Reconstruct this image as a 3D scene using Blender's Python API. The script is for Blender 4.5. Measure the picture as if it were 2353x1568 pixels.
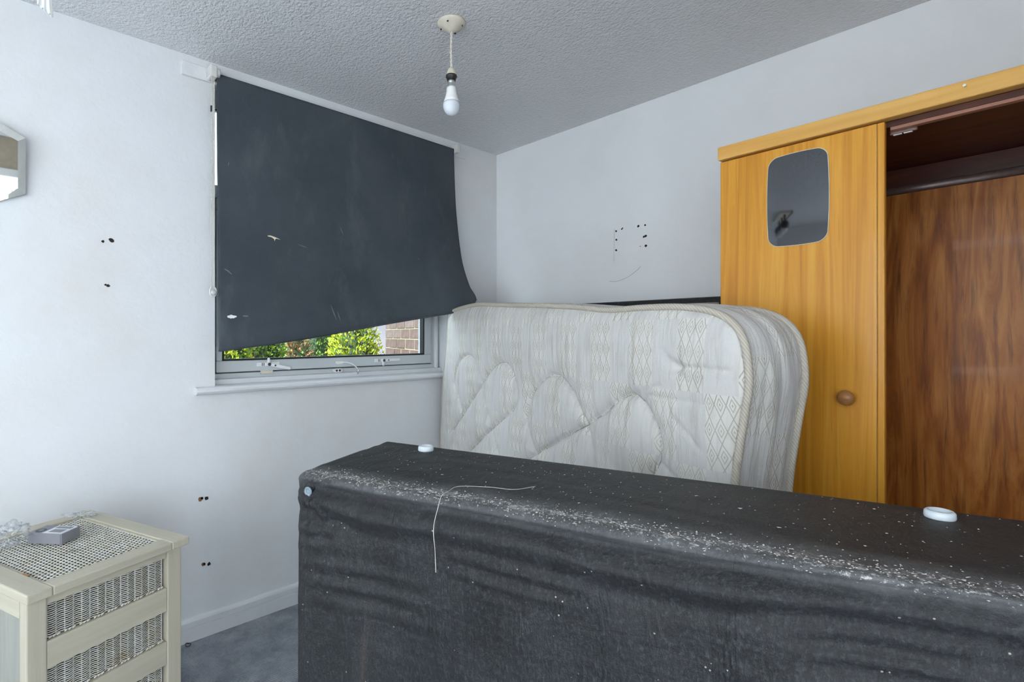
import bpy, bmesh, math, random
import numpy as np
from mathutils import Vector, Matrix, noise as mnoise

for o in list(bpy.data.objects): bpy.data.objects.remove(o, do_unlink=True)
SC = bpy.context.scene
COL = SC.collection
R = math.radians
PI = math.pi
rng = random.Random(7)

# ------------------------------------------------------------------ camera, world, light, exposure
cam = bpy.data.cameras.new('camera'); co = bpy.data.objects.new('camera', cam); COL.objects.link(co)
co.location = (2.296, -2.346, 1.227)
co.rotation_euler = (R(90), 0, R(48.23))
cam.sensor_fit = 'HORIZONTAL'; cam.sensor_width = 36.0
cam.lens = 1204.0 / 2353.0 * 36.0
cam.shift_x = 116.5 / 2353.0
cam.shift_y = -14.0 / 2353.0
cam.clip_start = 0.02
SC.camera = co

world = bpy.data.worlds.new('sky'); SC.world = world; world.use_nodes = True
bg = world.node_tree.nodes['Background']
bg.inputs[0].default_value = (0.80, 0.89, 1.0, 1); bg.inputs[1].default_value = 2.2

sun = bpy.data.lights.new('sun', 'SUN'); sun.energy = 7.0; sun.angle = R(1.0); sun.color = (1.0, 0.93, 0.78)
so = bpy.data.objects.new('sun', sun); COL.objects.link(so)
so.rotation_euler = Vector((-0.10, 0.58, -0.80)).to_track_quat('-Z', 'Y').to_euler()

def area(name, loc, rot, sx, sy, power, color):
    l = bpy.data.lights.new(name, 'AREA'); l.shape = 'RECTANGLE'; l.size = sx; l.size_y = sy
    l.energy = power; l.color = color
    o = bpy.data.objects.new(name, l); COL.objects.link(o); o.location = loc; o.rotation_euler = rot
    return o
# fill lights added behind the camera, in two added windows and the doorway
area('rear_window_daylight', (1.75, -4.86, 1.50), (R(-90), 0, 0), 1.9, 1.3, 104, (1.0, 0.985, 0.955))
area('side_window_daylight', (2.97, -3.65, 1.35), (R(90), 0, R(90)), 1.2, 1.5, 6, (1.0, 0.98, 0.95))
area('doorway_hall_light', (3.10, -2.38, 0.95), (R(90), 0, R(90)), 0.70, 1.50, 3.5, (1.0, 0.98, 0.95))

vs = SC.view_settings
vs.view_transform = 'Standard'; vs.look = 'None'; vs.gamma = 1.0; vs.use_curve_mapping = False
vs.exposure = 0.96

# ------------------------------------------------------------------ materials
class NT:
    def __init__(s, name):
        s.m = bpy.data.materials.new(name); s.m.use_nodes = True
        s.t = s.m.node_tree; s.b = s.t.nodes['Principled BSDF']; s.out = s.t.nodes['Material Output']
    def n(s, typ, ins=None, **props):
        nd = s.t.nodes.new(typ)
        for k, v in props.items(): setattr(nd, k, v)
        if ins:
            for k, v in ins.items(): s.set(nd.inputs[k], v)
        return nd
    def set(s, sock, v):
        if isinstance(v, bpy.types.NodeSocket): s.t.links.new(v, sock)
        elif isinstance(v, (tuple, list)) and sock.type == 'RGBA' and len(v) == 3: sock.default_value = (*v, 1)
        else: sock.default_value = v
    def co(s, kind='Object', scale=(1, 1, 1), rot=(0, 0, 0), loc=(0, 0, 0)):
        tc = s.n('ShaderNodeTexCoord'); mp = s.n('ShaderNodeMapping', {'Vector': tc.outputs[kind], 'Scale': scale, 'Rotation': rot, 'Location': loc})
        return mp.outputs[0]
    def noise(s, vec, scale, detail=4, rough=0.5, dist=0.0):
        return s.n('ShaderNodeTexNoise', {'Vector': vec, 'Scale': scale, 'Detail': detail, 'Roughness': rough, 'Distortion': dist}).outputs[0]
    def ramp(s, fac, stops, interp='LINEAR'):
        r = s.n('ShaderNodeValToRGB', {'Fac': fac}); cr = r.color_ramp; cr.interpolation = interp
        while len(cr.elements) < len(stops): cr.elements.new(0.5)
        for e, (p, c) in zip(cr.elements, stops):
            e.position = p; e.color = (*c, 1) if isinstance(c, (tuple, list)) else (c, c, c, 1)
        return r.outputs[0]
    def mix(s, f, a, b, mode='MIX'):
        m = s.n('ShaderNodeMix', data_type='RGBA', blend_type=mode)
        s.set(m.inputs[0], f); s.set(m.inputs[6], a); s.set(m.inputs[7], b); return m.outputs[2]
    def math(s, op, a, b=0.0, c=0.0, clamp=False):
        m = s.n('ShaderNodeMath', operation=op, use_clamp=clamp)
        s.set(m.inputs[0], a); s.set(m.inputs[1], b); s.set(m.inputs[2], c); return m.outputs[0]
    def bump(s, h, strength=0.3, dist=0.01):
        b = s.n('ShaderNodeBump', {'Height': h, 'Strength': strength, 'Distance': dist}); s.set(s.b.inputs['Normal'], b.outputs[0]); return b
    def p(s, **k):
        for key, v in k.items():
            s.set(s.b.inputs[{'col': 'Base Color', 'rough': 'Roughness', 'metal': 'Metallic', 'spec': 'Specular IOR Level', 'trans': 'Transmission Weight', 'alpha': 'Alpha', 'ior': 'IOR', 'sheen': 'Sheen Weight', 'coat': 'Coat Weight', 'sss': 'Subsurface Weight', 'emc': 'Emission Color', 'ems': 'Emission Strength'}[key]], v)
        return s

def plain(name, col, rough=0.5, metal=0.0, spec=0.5, vary=0.06, scale=30):
    t = NT(name); v = t.co()
    n = t.noise(v, scale, 3)
    lo = tuple(max(0, c * (1 - vary)) for c in col); hi = tuple(min(1, c * (1 + vary)) for c in col)
    t.p(col=t.ramp(n, [(0.3, lo), (0.7, hi)]), rough=rough, metal=metal, spec=spec)
    return t.m

def wall_mat(name, base, stain):
    t = NT(name); v = t.co()
    big = t.noise(v, 1.6, 5, 0.6)
    c = t.mix(t.ramp(big, [(0.48, 0.0), (0.72, 1.0)]), base, stain)
    scuff = t.ramp(t.noise(t.co(scale=(1, 1, 0.35)), 7, 6, 0.7), [(0.70, 0.0), (0.85, 0.35)])
    c = t.mix(scuff, c, (0.42, 0.42, 0.43))
    t.p(col=c, rough=0.62, spec=0.25)
    h = t.noise(v, 38, 5, 0.6)
    t.bump(h, 0.16, 0.01)
    return t.m
M = {}
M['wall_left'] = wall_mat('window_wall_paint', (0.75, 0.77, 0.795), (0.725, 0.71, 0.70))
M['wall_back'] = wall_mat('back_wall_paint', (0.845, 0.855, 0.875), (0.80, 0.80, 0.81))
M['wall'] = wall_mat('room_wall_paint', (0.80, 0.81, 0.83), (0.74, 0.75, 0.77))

t = NT('stippled_ceiling_paint'); v = t.co()
vo = t.n('ShaderNodeTexVoronoi', {'Vector': v, 'Scale': 95.0}, feature='SMOOTH_F1').outputs[0]
nn = t.noise(v, 130, 3, 0.55, 0.6)
n2 = t.noise(t.co(rot=(0, 0, R(35)), scale=(1, 1.8, 1)), 70, 3, 0.5, 0.4)
h = t.math('ADD', t.math('MULTIPLY', nn, 0.6), t.math('MULTIPLY', n2, 0.9))
h = t.math('SUBTRACT', h, t.math('MULTIPLY', vo, 0.5))
t.p(col=t.ramp(t.noise(v, 1.2, 4), [(0.3, (0.74, 0.75, 0.77)), (0.7, (0.80, 0.81, 0.83))]), rough=0.20, spec=0.65)
t.bump(h, 0.78, 0.010); M['ceiling'] = t.m

t = NT('grey_ribbed_carpet'); v = t.co(rot=(0, 0, R(0)))
rib = t.n('ShaderNodeTexWave', {'Vector': v, 'Scale': 32.0, 'Distortion': 2.5, 'Detail': 2.0, 'Detail Scale': 6.0}, wave_type='BANDS', bands_direction='X').outputs[1]
fl = t.noise(v, 260, 2)
c = t.mix(t.ramp(t.noise(v, 9, 5, 0.7), [(0.35, 0.0), (0.7, 1.0)]), (0.27, 0.30, 0.335), (0.54, 0.57, 0.605))
c = t.mix(t.math('MULTIPLY', rib, 0.45), c, (0.13, 0.147, 0.17))
sp = t.ramp(fl, [(0.66, 0.0), (0.78, 0.8)])
c = t.mix(sp, c, (0.55, 0.57, 0.60))
t.p(col=c, rough=0.95, spec=0.1); t.bump(t.math('ADD', rib, fl), 0.6, 0.006); M['carpet'] = t.m

t = NT('white_gloss_paint'); v = t.co()
c = t.ramp(t.noise(v, 5, 5, 0.7), [(0.3, (0.70, 0.715, 0.74)), (0.62, (0.76, 0.775, 0.80)), (0.85, (0.62, 0.60, 0.58))])
t.p(col=c, rough=0.38, spec=0.4); t.bump(t.noise(v, 45, 4), 0.08, 0.01); M['gloss'] = t.m
M['upvc'] = plain('white_window_frame', (0.60, 0.635, 0.655), 0.35, 0, 0.45, 0.03, 6)
M['upvc_hardware'] = plain('white_coated_hardware', (0.86, 0.87, 0.88), 0.3, 0, 0.5, 0.03, 20)
M['gasket'] = plain('black_rubber_gasket', (0.012, 0.014, 0.018), 0.5)
M['screw'] = plain('dark_screw_metal', (0.10, 0.10, 0.11), 0.35, 0.8)
M['cream_plastic'] = plain('cream_aged_plastic', (0.70, 0.65, 0.54), 0.45, 0, 0.4, 0.08, 25)
M['grey_plastic'] = plain('pale_grey_plastic', (0.66, 0.655, 0.63), 0.4)
M['hole'] = plain('dark_screw_hole', (0.025, 0.018, 0.014), 0.9)
M['plug'] = plain('brown_wall_plug', (0.22, 0.12, 0.06), 0.8)
M['pencil'] = plain('pencil_mark', (0.42, 0.43, 0.46), 0.8)

t = NT('window_glass'); fr_ = t.n('ShaderNodeFresnel', {'IOR': 1.35}).outputs[0]
tr = t.n('ShaderNodeBsdfTransparent', {'Color': (0.93, 0.97, 0.97)}); gl = t.n('ShaderNodeBsdfGlossy', {'Roughness': 0.03, 'Color': (1, 1, 1)})
ms = t.n('ShaderNodeMixShader', {0: t.math('MULTIPLY', fr_, 0.5)}); t.t.links.new(tr.outputs[0], ms.inputs[1]); t.t.links.new(gl.outputs[0], ms.inputs[2])
t.t.links.new(ms.outputs[0], t.out.inputs[0]); M['glass'] = t.m

t = NT('clear_crinkled_film'); lw = t.n('ShaderNodeLayerWeight', {'Blend': 0.35}).outputs[1]
tr = t.n('ShaderNodeBsdfTransparent', {'Color': (0.96, 0.97, 0.98)}); gl = t.n('ShaderNodeBsdfGlossy', {'Roughness': 0.30, 'Color': (0.90, 0.91, 0.92)})
ms = t.n('ShaderNodeMixShader', {0: t.math('MULTIPLY_ADD', lw, 0.42, 0.06)}); t.t.links.new(tr.outputs[0], ms.inputs[1]); t.t.links.new(gl.outputs[0], ms.inputs[2])
t.t.links.new(ms.outputs[0], t.out.inputs[0]); M['film'] = t.m

t = NT('charcoal_blackout_cloth'); v = t.co()
c = t.mix(t.ramp(t.noise(v, 3.0, 6, 0.65), [(0.35, 0.0), (0.75, 1.0)]), (0.040, 0.053, 0.067), (0.072, 0.085, 0.100))
c = t.mix(t.math('MULTIPLY', t.noise(v, 420, 2), 0.35), c, (0.12, 0.135, 0.15))
sm = t.ramp(t.noise(t.co(scale=(1, 1, 0.45), rot=(R(20), 0, 0)), 5.5, 5, 0.7), [(0.54, 0.0), (0.78, 0.55)])
c = t.mix(sm, c, (0.135, 0.15, 0.165))
t.p(col=c, rough=0.85, spec=0.25); t.bump(t.noise(v, 700, 2), 0.15, 0.002); M['blind'] = t.m
M['blind_mark'] = plain('white_paint_smear', (0.82, 0.84, 0.85), 0.7)
M['blind_scuff'] = plain('pale_scuff', (0.17, 0.185, 0.20), 0.8)
M['blind_tear'] = plain('frayed_pale_tear', (0.85, 0.80, 0.55), 0.7)  # pale yellow paints the sun shining through the slit

def wood(name, stops, gscale=(15, 15, 0.55), fine=0.35, rough=0.34, finecol=(0.2, 0.08, 0.01), big=1.2, dist=1.5, rot=(0, 0, 0), coat=0.05, streak=(0.60, 0.78)):
    t = NT(name); v = t.co(scale=gscale, rot=rot)
    a = t.noise(v, big * 1.6, 5, 0.6, dist)
    c = t.ramp(a, stops)
    v2 = t.co(scale=(gscale[0] * 5, gscale[1] * 5, gscale[2] * 2.6), rot=rot)
    b = t.noise(v2, 2.2, 4, 0.7, 0.3)
    c = t.mix(t.math('MULTIPLY', t.ramp(b, [(streak[0], 0.0), (streak[1], 1.0)]), fine), c, finecol)
    t.p(col=c, rough=rough, spec=0.32, coat=coat); t.bump(b, 0.06, 0.004)
    return t.m
M['door_wood'] = wood('golden_beech_veneer', [(0.28, (0.55, 0.22, 0.018)), (0.5, (0.72, 0.32, 0.032)), (0.72, (0.80, 0.41, 0.055))], finecol=(0.36, 0.13, 0.015), fine=0.75)
M['rail_wood'] = wood('golden_beech_rail', [(0.3, (0.70, 0.35, 0.08)), (0.5, (0.78, 0.43, 0.11)), (0.75, (0.84, 0.52, 0.17))], gscale=(0.6, 9, 9), finecol=(0.42, 0.17, 0.03), fine=0.4)
M['inner_wood'] = wood('mahogany_ply_back', [(0.25, (0.20, 0.052, 0.008)), (0.48, (0.42, 0.135, 0.020)), (0.75, (0.66, 0.29, 0.070))], gscale=(6, 6, 0.7), finecol=(0.10, 0.028, 0.008), fine=0.7, dist=2.0, rough=0.42, big=1.5, streak=(0.5, 0.7))
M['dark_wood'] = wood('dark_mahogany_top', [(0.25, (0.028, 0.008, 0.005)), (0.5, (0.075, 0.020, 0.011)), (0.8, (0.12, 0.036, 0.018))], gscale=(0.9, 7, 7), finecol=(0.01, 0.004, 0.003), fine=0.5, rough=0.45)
M['batten_wood'] = wood('reddish_batten', [(0.3, (0.30, 0.13, 0.085)), (0.7, (0.40, 0.19, 0.13))], gscale=(0.9, 7, 7), fine=0.2)  # lighter wood paints the highlight under the top rail
M['knob_wood'] = wood('turned_brown_wood', [(0.3, (0.32, 0.14, 0.045)), (0.6, (0.45, 0.21, 0.075)), (0.8, (0.52, 0.27, 0.11))], gscale=(14, 14, 40), fine=0.3, rough=0.3)
M['rail_brown'] = plain('dark_brown_coated_steel', (0.085, 0.055, 0.05), 0.33, 0.35, 0.5, 0.15, 120)
M['steel'] = plain('bright_steel', (0.62, 0.63, 0.65), 0.28, 0.9)
M['catch_plastic'] = plain('brown_catch_plastic', (0.30, 0.18, 0.15), 0.4)
for ax_, gs_ in (('x', (.8, 26, 26)), ('y', (26, .8, 26)), ('z', (26, 26, .8))):
    M['chest_' + ax_] = wood('cream_limed_wood_' + ax_, [(0.25, (0.42, 0.39, 0.305)), (0.5, (0.49, 0.455, 0.36)), (0.75, (0.54, 0.51, 0.41))], gscale=gs_, finecol=(0.36, 0.34, 0.26), fine=0.45, rough=0.5, coat=0.0, dist=0.4)
M['chest_side'] = wood('cream_limed_boards', [(0.25, (0.26, 0.265, 0.235)), (0.5, (0.32, 0.325, 0.29)), (0.75, (0.37, 0.37, 0.33))], gscale=(14, 14, 0.5), finecol=(0.30, 0.28, 0.23), fine=0.4, rough=0.55, coat=0.0)  # darker copy of the chest wood, shade on its sides painted in
t = NT('whitewashed_wicker'); v = t.co()
c = t.ramp(t.noise(v, 26, 4, 0.7), [(0.26, (0.50, 0.40, 0.27)), (0.38, (0.62, 0.59, 0.51)), (0.65, (0.70, 0.70, 0.67))])
t.p(col=c, rough=0.6, spec=0.3); M['wicker'] = t.m
M['wicker_back'] = plain('shadowed_drawer_lining', (0.020, 0.017, 0.014), 0.9)  # near-black backing paints the shade in the weave gaps
M['bare_wood'] = plain('bare_brown_chip', (0.34, 0.19, 0.08), 0.8)

# mattress ticking: white damask with beige diamonds woven in alternate cells
def ticking(name):
    t = NT(name)
    tc = t.n('ShaderNodeTexCoord'); sx = t.n('ShaderNodeSeparateXYZ', {'Vector': tc.outputs['UV']})
    u, w = sx.outputs[0], sx.outputs[1]
    wob = t.math('MULTIPLY', t.math('SUBTRACT', t.noise(tc.outputs['UV'], 5, 2), 0.5), 0.03)
    u2 = t.math('ADD', u, wob)
    cu = t.math('FLOOR', t.math('DIVIDE', t.math('ADD', u2, 0.0), 0.088)); cv = t.math('FLOOR', t.math('DIVIDE', t.math('ADD', w, 0.06), 0.19))
    chk = t.math('ABSOLUTE', t.math('MODULO', t.math('ADD', cu, cv), 2.0))
    a = t.math('ABSOLUTE', t.math('SUBTRACT', t.math('FRACT', t.math('DIVIDE', u2, 0.0293)), 0.5))
    b = t.math('ABSOLUTE', t.math('SUBTRACT', t.math('FRACT', t.math('DIVIDE', w, 0.064)), 0.5))
    s = t.math('ADD', a, b)
    l1 = t.math('LESS_THAN', t.math('ABSOLUTE', t.math('SUBTRACT', s, 0.5)), 0.045)
    l2 = t.math('LESS_THAN', t.math('ABSOLUTE', t.math('SUBTRACT', s, 0.24)), 0.035)
    l3 = t.math('LESS_THAN', s, 0.07)
    ln = t.math('MAXIMUM', l1, t.math('MAXIMUM', l2, l3))
    ln = t.math('MULTIPLY', ln, chk)
    fade = t.ramp(t.noise(tc.outputs['UV'], 4.0, 3), [(0.25, 0.20), (0.7, 0.75)])
    ln = t.math('MULTIPLY', ln, fade)
    base = t.mix(chk, (0.66, 0.65, 0.635), (0.73, 0.715, 0.68))
    st = t.ramp(t.noise(t.co('UV', scale=(16, 1.6, 1)), 2.0, 5, 0.7), [(0.50, 0.0), (0.78, 0.75)])
    base = t.mix(st, base, (0.40, 0.37, 0.32))
    dirt = t.ramp(t.noise(tc.outputs['UV'], 3.2, 5, 0.65), [(0.5, 0.0), (0.8, 0.5)])
    base = t.mix(dirt, base, (0.44, 0.42, 0.38))
    c = t.mix(ln, base, (0.26, 0.22, 0.14))
    t.p(col=c, rough=t.math('MULTIPLY_ADD', chk, 0.2, 0.5), spec=0.3, sheen=0.15)
    wr = t.noise(t.co('UV', scale=(34, 3.0, 1)), 1.5, 3, 0.55, 0.3)
    wv = t.noise(tc.outputs['UV'], 600, 1)
    t.bump(t.math('ADD', t.math('MULTIPLY', wr, 1.0), t.math('MULTIPLY', wv, 0.15)), 0.65, 0.009)
    return t.m
M['ticking'] = ticking('damask_ticking')
t = NT('beige_piping_tape'); v = t.co()
wv = t.n('ShaderNodeTexWave', {'Vector': v, 'Scale': 60.0, 'Distortion': 0.5}, wave_type='BANDS', bands_direction='DIAGONAL').outputs[1]
t.p(col=t.mix(wv, (0.47, 0.42, 0.35), (0.60, 0.56, 0.49)), rough=0.7, spec=0.2); t.bump(wv, 0.3, 0.002); M['piping'] = t.m

def black_cloth(name, dusty=True):
    t = NT(name); v = t.co()
    weave = t.noise(t.co(scale=(1, 1, 0.55), rot=(0, R(20), 0)), 210, 4, 0.75)
    c = t.mix(t.ramp(t.noise(v, 4, 6, 0.7), [(0.35, 0.0), (0.75, 1.0)]), (0.0055, 0.006, 0.0075), (0.016, 0.0175, 0.021))
    c = t.mix(t.ramp(weave, [(0.50, 0.0), (0.74, 0.6)]), c, (0.075, 0.081, 0.087))
    if dusty:
        sx = t.n('ShaderNodeSeparateXYZ', {'Vector': t.n('ShaderNodeTexCoord').outputs['Object']})
        x, y, z = sx.outputs
        # lint lies thick along the front arris, thin over the rest
        wav = t.math('MULTIPLY', t.math('SUBTRACT', t.noise(v, 6, 4, 0.7), 0.5), 0.07)
        d1 = t.math('SUBTRACT', 1.0, t.math('DIVIDE', t.math('ABSOLUTE', t.math('SUBTRACT', t.math('ADD', y, wav), 0.028)), 0.065), clamp=True)
        top = t.math('DIVIDE', t.math('SUBTRACT', z, 0.915), 0.028, clamp=True)
        den = t.math('MULTIPLY', d1, top)
        sp1 = t.noise(v, 120, 5, 0.78)
        thr = t.math('SUBTRACT', 0.76, t.math('MULTIPLY', den, 0.29))
        m1 = t.math('MULTIPLY', t.math('SUBTRACT', sp1, thr), 9.0, clamp=True)
        c = t.mix(m1, c, (0.62, 0.62, 0.61))
        haze = t.math('MULTIPLY', t.math('MULTIPLY', den, t.noise(v, 22, 4, 0.8)), 0.8)
        c = t.mix(haze, c, (0.30, 0.31, 0.32))
        sp2 = t.n('ShaderNodeTexVoronoi', {'Vector': v, 'Scale': 70.0, 'Randomness': 1.0}).outputs[0]
        pick = t.math('GREATER_THAN', t.noise(v, 30, 2), 0.60)
        m2 = t.math('MULTIPLY', t.math('LESS_THAN', sp2, 0.10), pick)
        c = t.mix(t.math('MULTIPLY', m2, 0.6), c, (0.55, 0.53, 0.48))
        streak = t.ramp(t.noise(t.co(scale=(7, 1, 0.8), rot=(0, R(14), 0)), 3.0, 5, 0.75), [(0.55, 0.0), (0.85, 0.3)])
        c = t.mix(streak, c, (0.055, 0.059, 0.063))
        # brown water mark low on the face
        bm = t.math('SUBTRACT', 1.0, t.math('DIVIDE', t.math('ABSOLUTE', t.math('SUBTRACT', t.math('ADD', x, t.math('MULTIPLY', wav, 0.25)), 0.17)), 0.011), clamp=True)
        bm = t.math('MULTIPLY', bm, t.math('MULTIPLY', t.math('SUBTRACT', 0.74, z), 6.0, clamp=True))
        c = t.mix(t.math('MULTIPLY', bm, t.math('MULTIPLY', t.noise(v, 14, 4), 0.6)), c, (0.10, 0.075, 0.06))
    t.p(col=c, rough=0.50, spec=0.40, sheen=0.02)
    pk = t.noise(t.co(scale=(3.2, 3, 11), rot=(0, R(-4), 0)), 2.2, 3, 0.5, 0.6)
    pk2 = t.noise(t.co(scale=(11, 5, 2.6), rot=(0, R(28), 0)), 2.0, 4, 0.6, 0.8)
    hh = t.math('ADD', t.math('MULTIPLY', weave, 0.32), t.math('ADD', t.math('MULTIPLY', pk, 0.55), t.math('MULTIPLY', pk2, 1.3)))
    t.bump(hh, 0.75, 0.010)
    return t.m
M['base_cloth'] = black_cloth('dusty_black_base_cloth')
M['black_cloth'] = black_cloth('black_base_cloth', False)
M['thread'] = plain('grey_quilting_thread', (0.33, 0.32, 0.30), 0.8)  # thread coloured grey to paint shade into the quilting grooves
M['base_tan'] = plain('tan_divan_fabric', (0.36, 0.30, 0.26), 0.85)
M['foot_plastic'] = plain('translucent_white_plastic', (0.72, 0.80, 0.84), 0.25, 0, 0.5, 0.03)
M['vent_plastic'] = plain('grey_blue_plastic', (0.20, 0.26, 0.31), 0.35)
M['lint'] = plain('pale_lint', (0.62, 0.60, 0.55), 0.9, vary=0.2)
M['bulb_glass'] = plain('opal_bulb_diffuser', (0.74, 0.79, 0.86), 0.16, 0, 0.5, 0.01)
M['bulb_body'] = plain('white_bulb_body', (0.90, 0.90, 0.90), 0.35, 0, 0.5, 0.01)
M['black_plastic'] = plain('black_lampholder_plastic', (0.022, 0.020, 0.020), 0.35)
M['cord'] = (lambda t: (t.p(col=t.ramp(t.noise(t.co(scale=(1, 1, 1)), 90, 3, 0.8), [(0.35, (0.72, 0.70, 0.66)), (0.62, (0.70, 0.62, 0.52)), (0.74, (0.30, 0.12, 0.06))]), rough=0.6), t.m)[1])(NT('twisted_white_flex'))
M['white_paper'] = plain('bright_white_paper', (0.93, 0.94, 0.94), 0.8, 0, 0.2, 0.01)
def mirror_mat(name, col, rough):
    t = NT(name); v = t.co()
    sc = t.ramp(t.noise(t.co(scale=(30, 30, 6), rot=(0, R(25), 0)), 3, 6, 0.8), [(0.70, 0.0), (0.80, 0.3)])
    t.p(col=t.mix(sc, col, (0.55, 0.58, 0.6)), rough=t.math('MULTIPLY_ADD', sc, 0.3, rough), metal=1.0)
    return t.m
M['mirror_dark'] = mirror_mat('dulled_mirror_silver', (0.125, 0.13, 0.14), 0.03)  # silver darkened so the dim far ceiling is painted into the reflection
t = NT('clean_mirror_silver'); t.p(col=(0.90, 0.91, 0.86), rough=0.02, metal=1.0); M['mirror'] = t.m
M['mirror_edge'] = plain('mirror_glass_edge', (0.13, 0.17, 0.17), 0.2)
M['mirror_rim'] = plain('bright_mirror_rim', (0.72, 0.68, 0.58), 0.3)
M['box_card'] = plain('grey_printed_card', (0.24, 0.24, 0.27), 0.5, 0, 0.4, 0.05)
M['box_white'] = plain('white_print', (0.70, 0.73, 0.78), 0.5)
M['box_dark'] = plain('dark_print', (0.06, 0.065, 0.07), 0.5)
M['foil'] = plain('teal_foil', (0.35, 0.60, 0.62), 0.25, 0.7)
M['leaf'] = {}
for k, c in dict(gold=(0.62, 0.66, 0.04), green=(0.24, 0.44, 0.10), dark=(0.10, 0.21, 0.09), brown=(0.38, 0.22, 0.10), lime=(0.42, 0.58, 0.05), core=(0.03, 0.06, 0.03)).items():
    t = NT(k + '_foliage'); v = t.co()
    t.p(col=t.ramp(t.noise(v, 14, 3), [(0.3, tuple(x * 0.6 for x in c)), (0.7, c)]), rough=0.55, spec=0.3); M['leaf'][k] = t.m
M['brick'] = plain('purple_brown_brick', (0.125, 0.088, 0.088), 0.85, vary=0.25, scale=18)
M['brick2'] = plain('mauve_grey_brick', (0.15, 0.115, 0.118), 0.85, vary=0.25, scale=18)
M['mortar'] = plain('cream_mortar', (0.42, 0.37, 0.27), 0.9, vary=0.12, scale=40)
M['soil'] = plain('dark_soil', (0.10, 0.085, 0.06), 0.95, vary=0.3, scale=6)
M['render'] = plain('pale_mauve_render', (0.30, 0.27, 0.29), 0.8)
M['door_slab'] = plain('beige_door_panel', (0.42, 0.36, 0.29), 0.5)
M['black_metal'] = plain('black_spot_metal', (0.02, 0.02, 0.022), 0.35, 0.3)
M['clear_bulb'] = plain('clear_lamp_glass', (0.55, 0.57, 0.60), 0.08, 0.0, 0.6)

# ------------------------------------------------------------------ mesh helpers
class MB:
    def __init__(s): s.v = []; s.f = []; s.uv = None
    def add(s, vs, fs):
        k = len(s.v); s.v += [tuple(p) for p in vs]; s.f += [tuple(i + k for i in f) for f in fs]; return s
    def box(s, x0, x1, y0, y1, z0, z1, M4=None):
        vs = [Vector((x, y, z)) for z in (z0, z1) for y in (y0, y1) for x in (x0, x1)]
        if M4 is not None: vs = [M4 @ p for p in vs]
        return s.add(vs, [(0, 2, 3, 1), (4, 5, 7, 6), (0, 1, 5, 4), (2, 6, 7, 3), (0, 4, 6, 2), (1, 3, 7, 5)])
    def tube(s, pts, r, n=8, closed=False, caps=True):
        P = [Vector(p) for p in pts]; m = len(P); rr = r if isinstance(r, (list, tuple)) else [r] * m
        rings = []; prev = None
        for i in range(m):
            if closed: d = P[(i + 1) % m] - P[i - 1]
            else: d = P[min(i + 1, m - 1)] - P[max(i - 1, 0)]
            d = d.normalized() if d.length > 1e-9 else Vector((0, 0, 1))
            if prev is None: a = d.orthogonal().normalized()
            else: a = (prev - d * prev.dot(d)); a = a.normalized() if a.length > 1e-6 else d.orthogonal().normalized()
            prev = a; b = d.cross(a)
            rings.append([P[i] + (a * math.cos(2 * PI * k / n) + b * math.sin(2 * PI * k / n)) * rr[i] for k in range(n)])
        k0 = len(s.v)
        for rg in rings: s.v += [tuple(p) for p in rg]
        for i in range(m if closed else m - 1):
            j = (i + 1) % m
            for k in range(n):
                s.f.append((k0 + i * n + k, k0 + i * n + (k + 1) % n, k0 + j * n + (k + 1) % n, k0 + j * n + k))
        if caps and not closed:
            s.f.append(tuple(k0 + k for k in reversed(range(n)))); s.f.append(tuple(k0 + (m - 1) * n + k for k in range(n)))
        return s
    def lathe(s, prof, n=24, M4=None, cap=True):
        k0 = len(s.v)
        for r, z in prof:
            for k in range(n):
                p = Vector((r * math.cos(2 * PI * k / n), r * math.sin(2 * PI * k / n), z))
                s.v.append(tuple(M4 @ p if M4 is not None else p))
        for i in range(len(prof) - 1):
            for k in range(n):
                s.f.append((k0 + i * n + k, k0 + i * n + (k + 1) % n, k0 + (i + 1) * n + (k + 1) % n, k0 + (i + 1) * n + k))
        if cap:
            s.f.append(tuple(k0 + k for k in reversed(range(n)))); s.f.append(tuple(k0 + (len(prof) - 1) * n + k for k in range(n)))
        return s
    def prism(s, poly, h0, h1, fn):
        """poly in 2-D, fn(a,b,h)->xyz"""
        n = len(poly); k0 = len(s.v)
        s.v += [tuple(fn(a, b, h0)) for a, b in poly] + [tuple(fn(a, b, h1)) for a, b in poly]
        s.f.append(tuple(k0 + i for i in reversed(range(n)))); s.f.append(tuple(k0 + n + i for i in range(n)))
        for i in range(n):
            j = (i + 1) % n; s.f.append((k0 + i, k0 + j, k0 + n + j, k0 + n + i))
        return s
    def grid(s, G):
        G = np.asarray(G); a, b, _ = G.shape; k0 = len(s.v)
        s.v += [tuple(p) for p in G.reshape(-1, 3).tolist()]
        for i in range(a - 1):
            r0 = k0 + i * b
            for j in range(b - 1): s.f.append((r0 + j, r0 + j + 1, r0 + b + j + 1, r0 + b + j))
        return s
    def build(s, name, mat, parent=None, smooth=False, bevel=0.0, fix=True, seg=2):
        me = bpy.data.meshes.new(name); me.from_pydata([tuple(map(float, p)) for p in s.v], [], s.f); me.update()
        if fix:
            bm = bmesh.new(); bm.from_mesh(me); bmesh.ops.recalc_face_normals(bm, faces=bm.faces); bm.to_mesh(me); bm.free()
        if mat: me.materials.append(mat)
        if smooth: me.polygons.foreach_set('use_smooth', [True] * len(me.polygons))
        o = bpy.data.objects.new(name, me); COL.objects.link(o)
        if parent: o.parent = parent
        if bevel:
            b = o.modifiers.new('bevel', 'BEVEL'); b.width = bevel; b.segments = seg; b.limit_method = 'ANGLE'; b.angle_limit = R(40)
        return o
def tag(o, label=None, cat=None, group=None, kind=None):
    if label: o['label'] = label
    if cat: o['category'] = cat
    if group: o['group'] = group
    if kind: o['kind'] = kind
    return o
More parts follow.
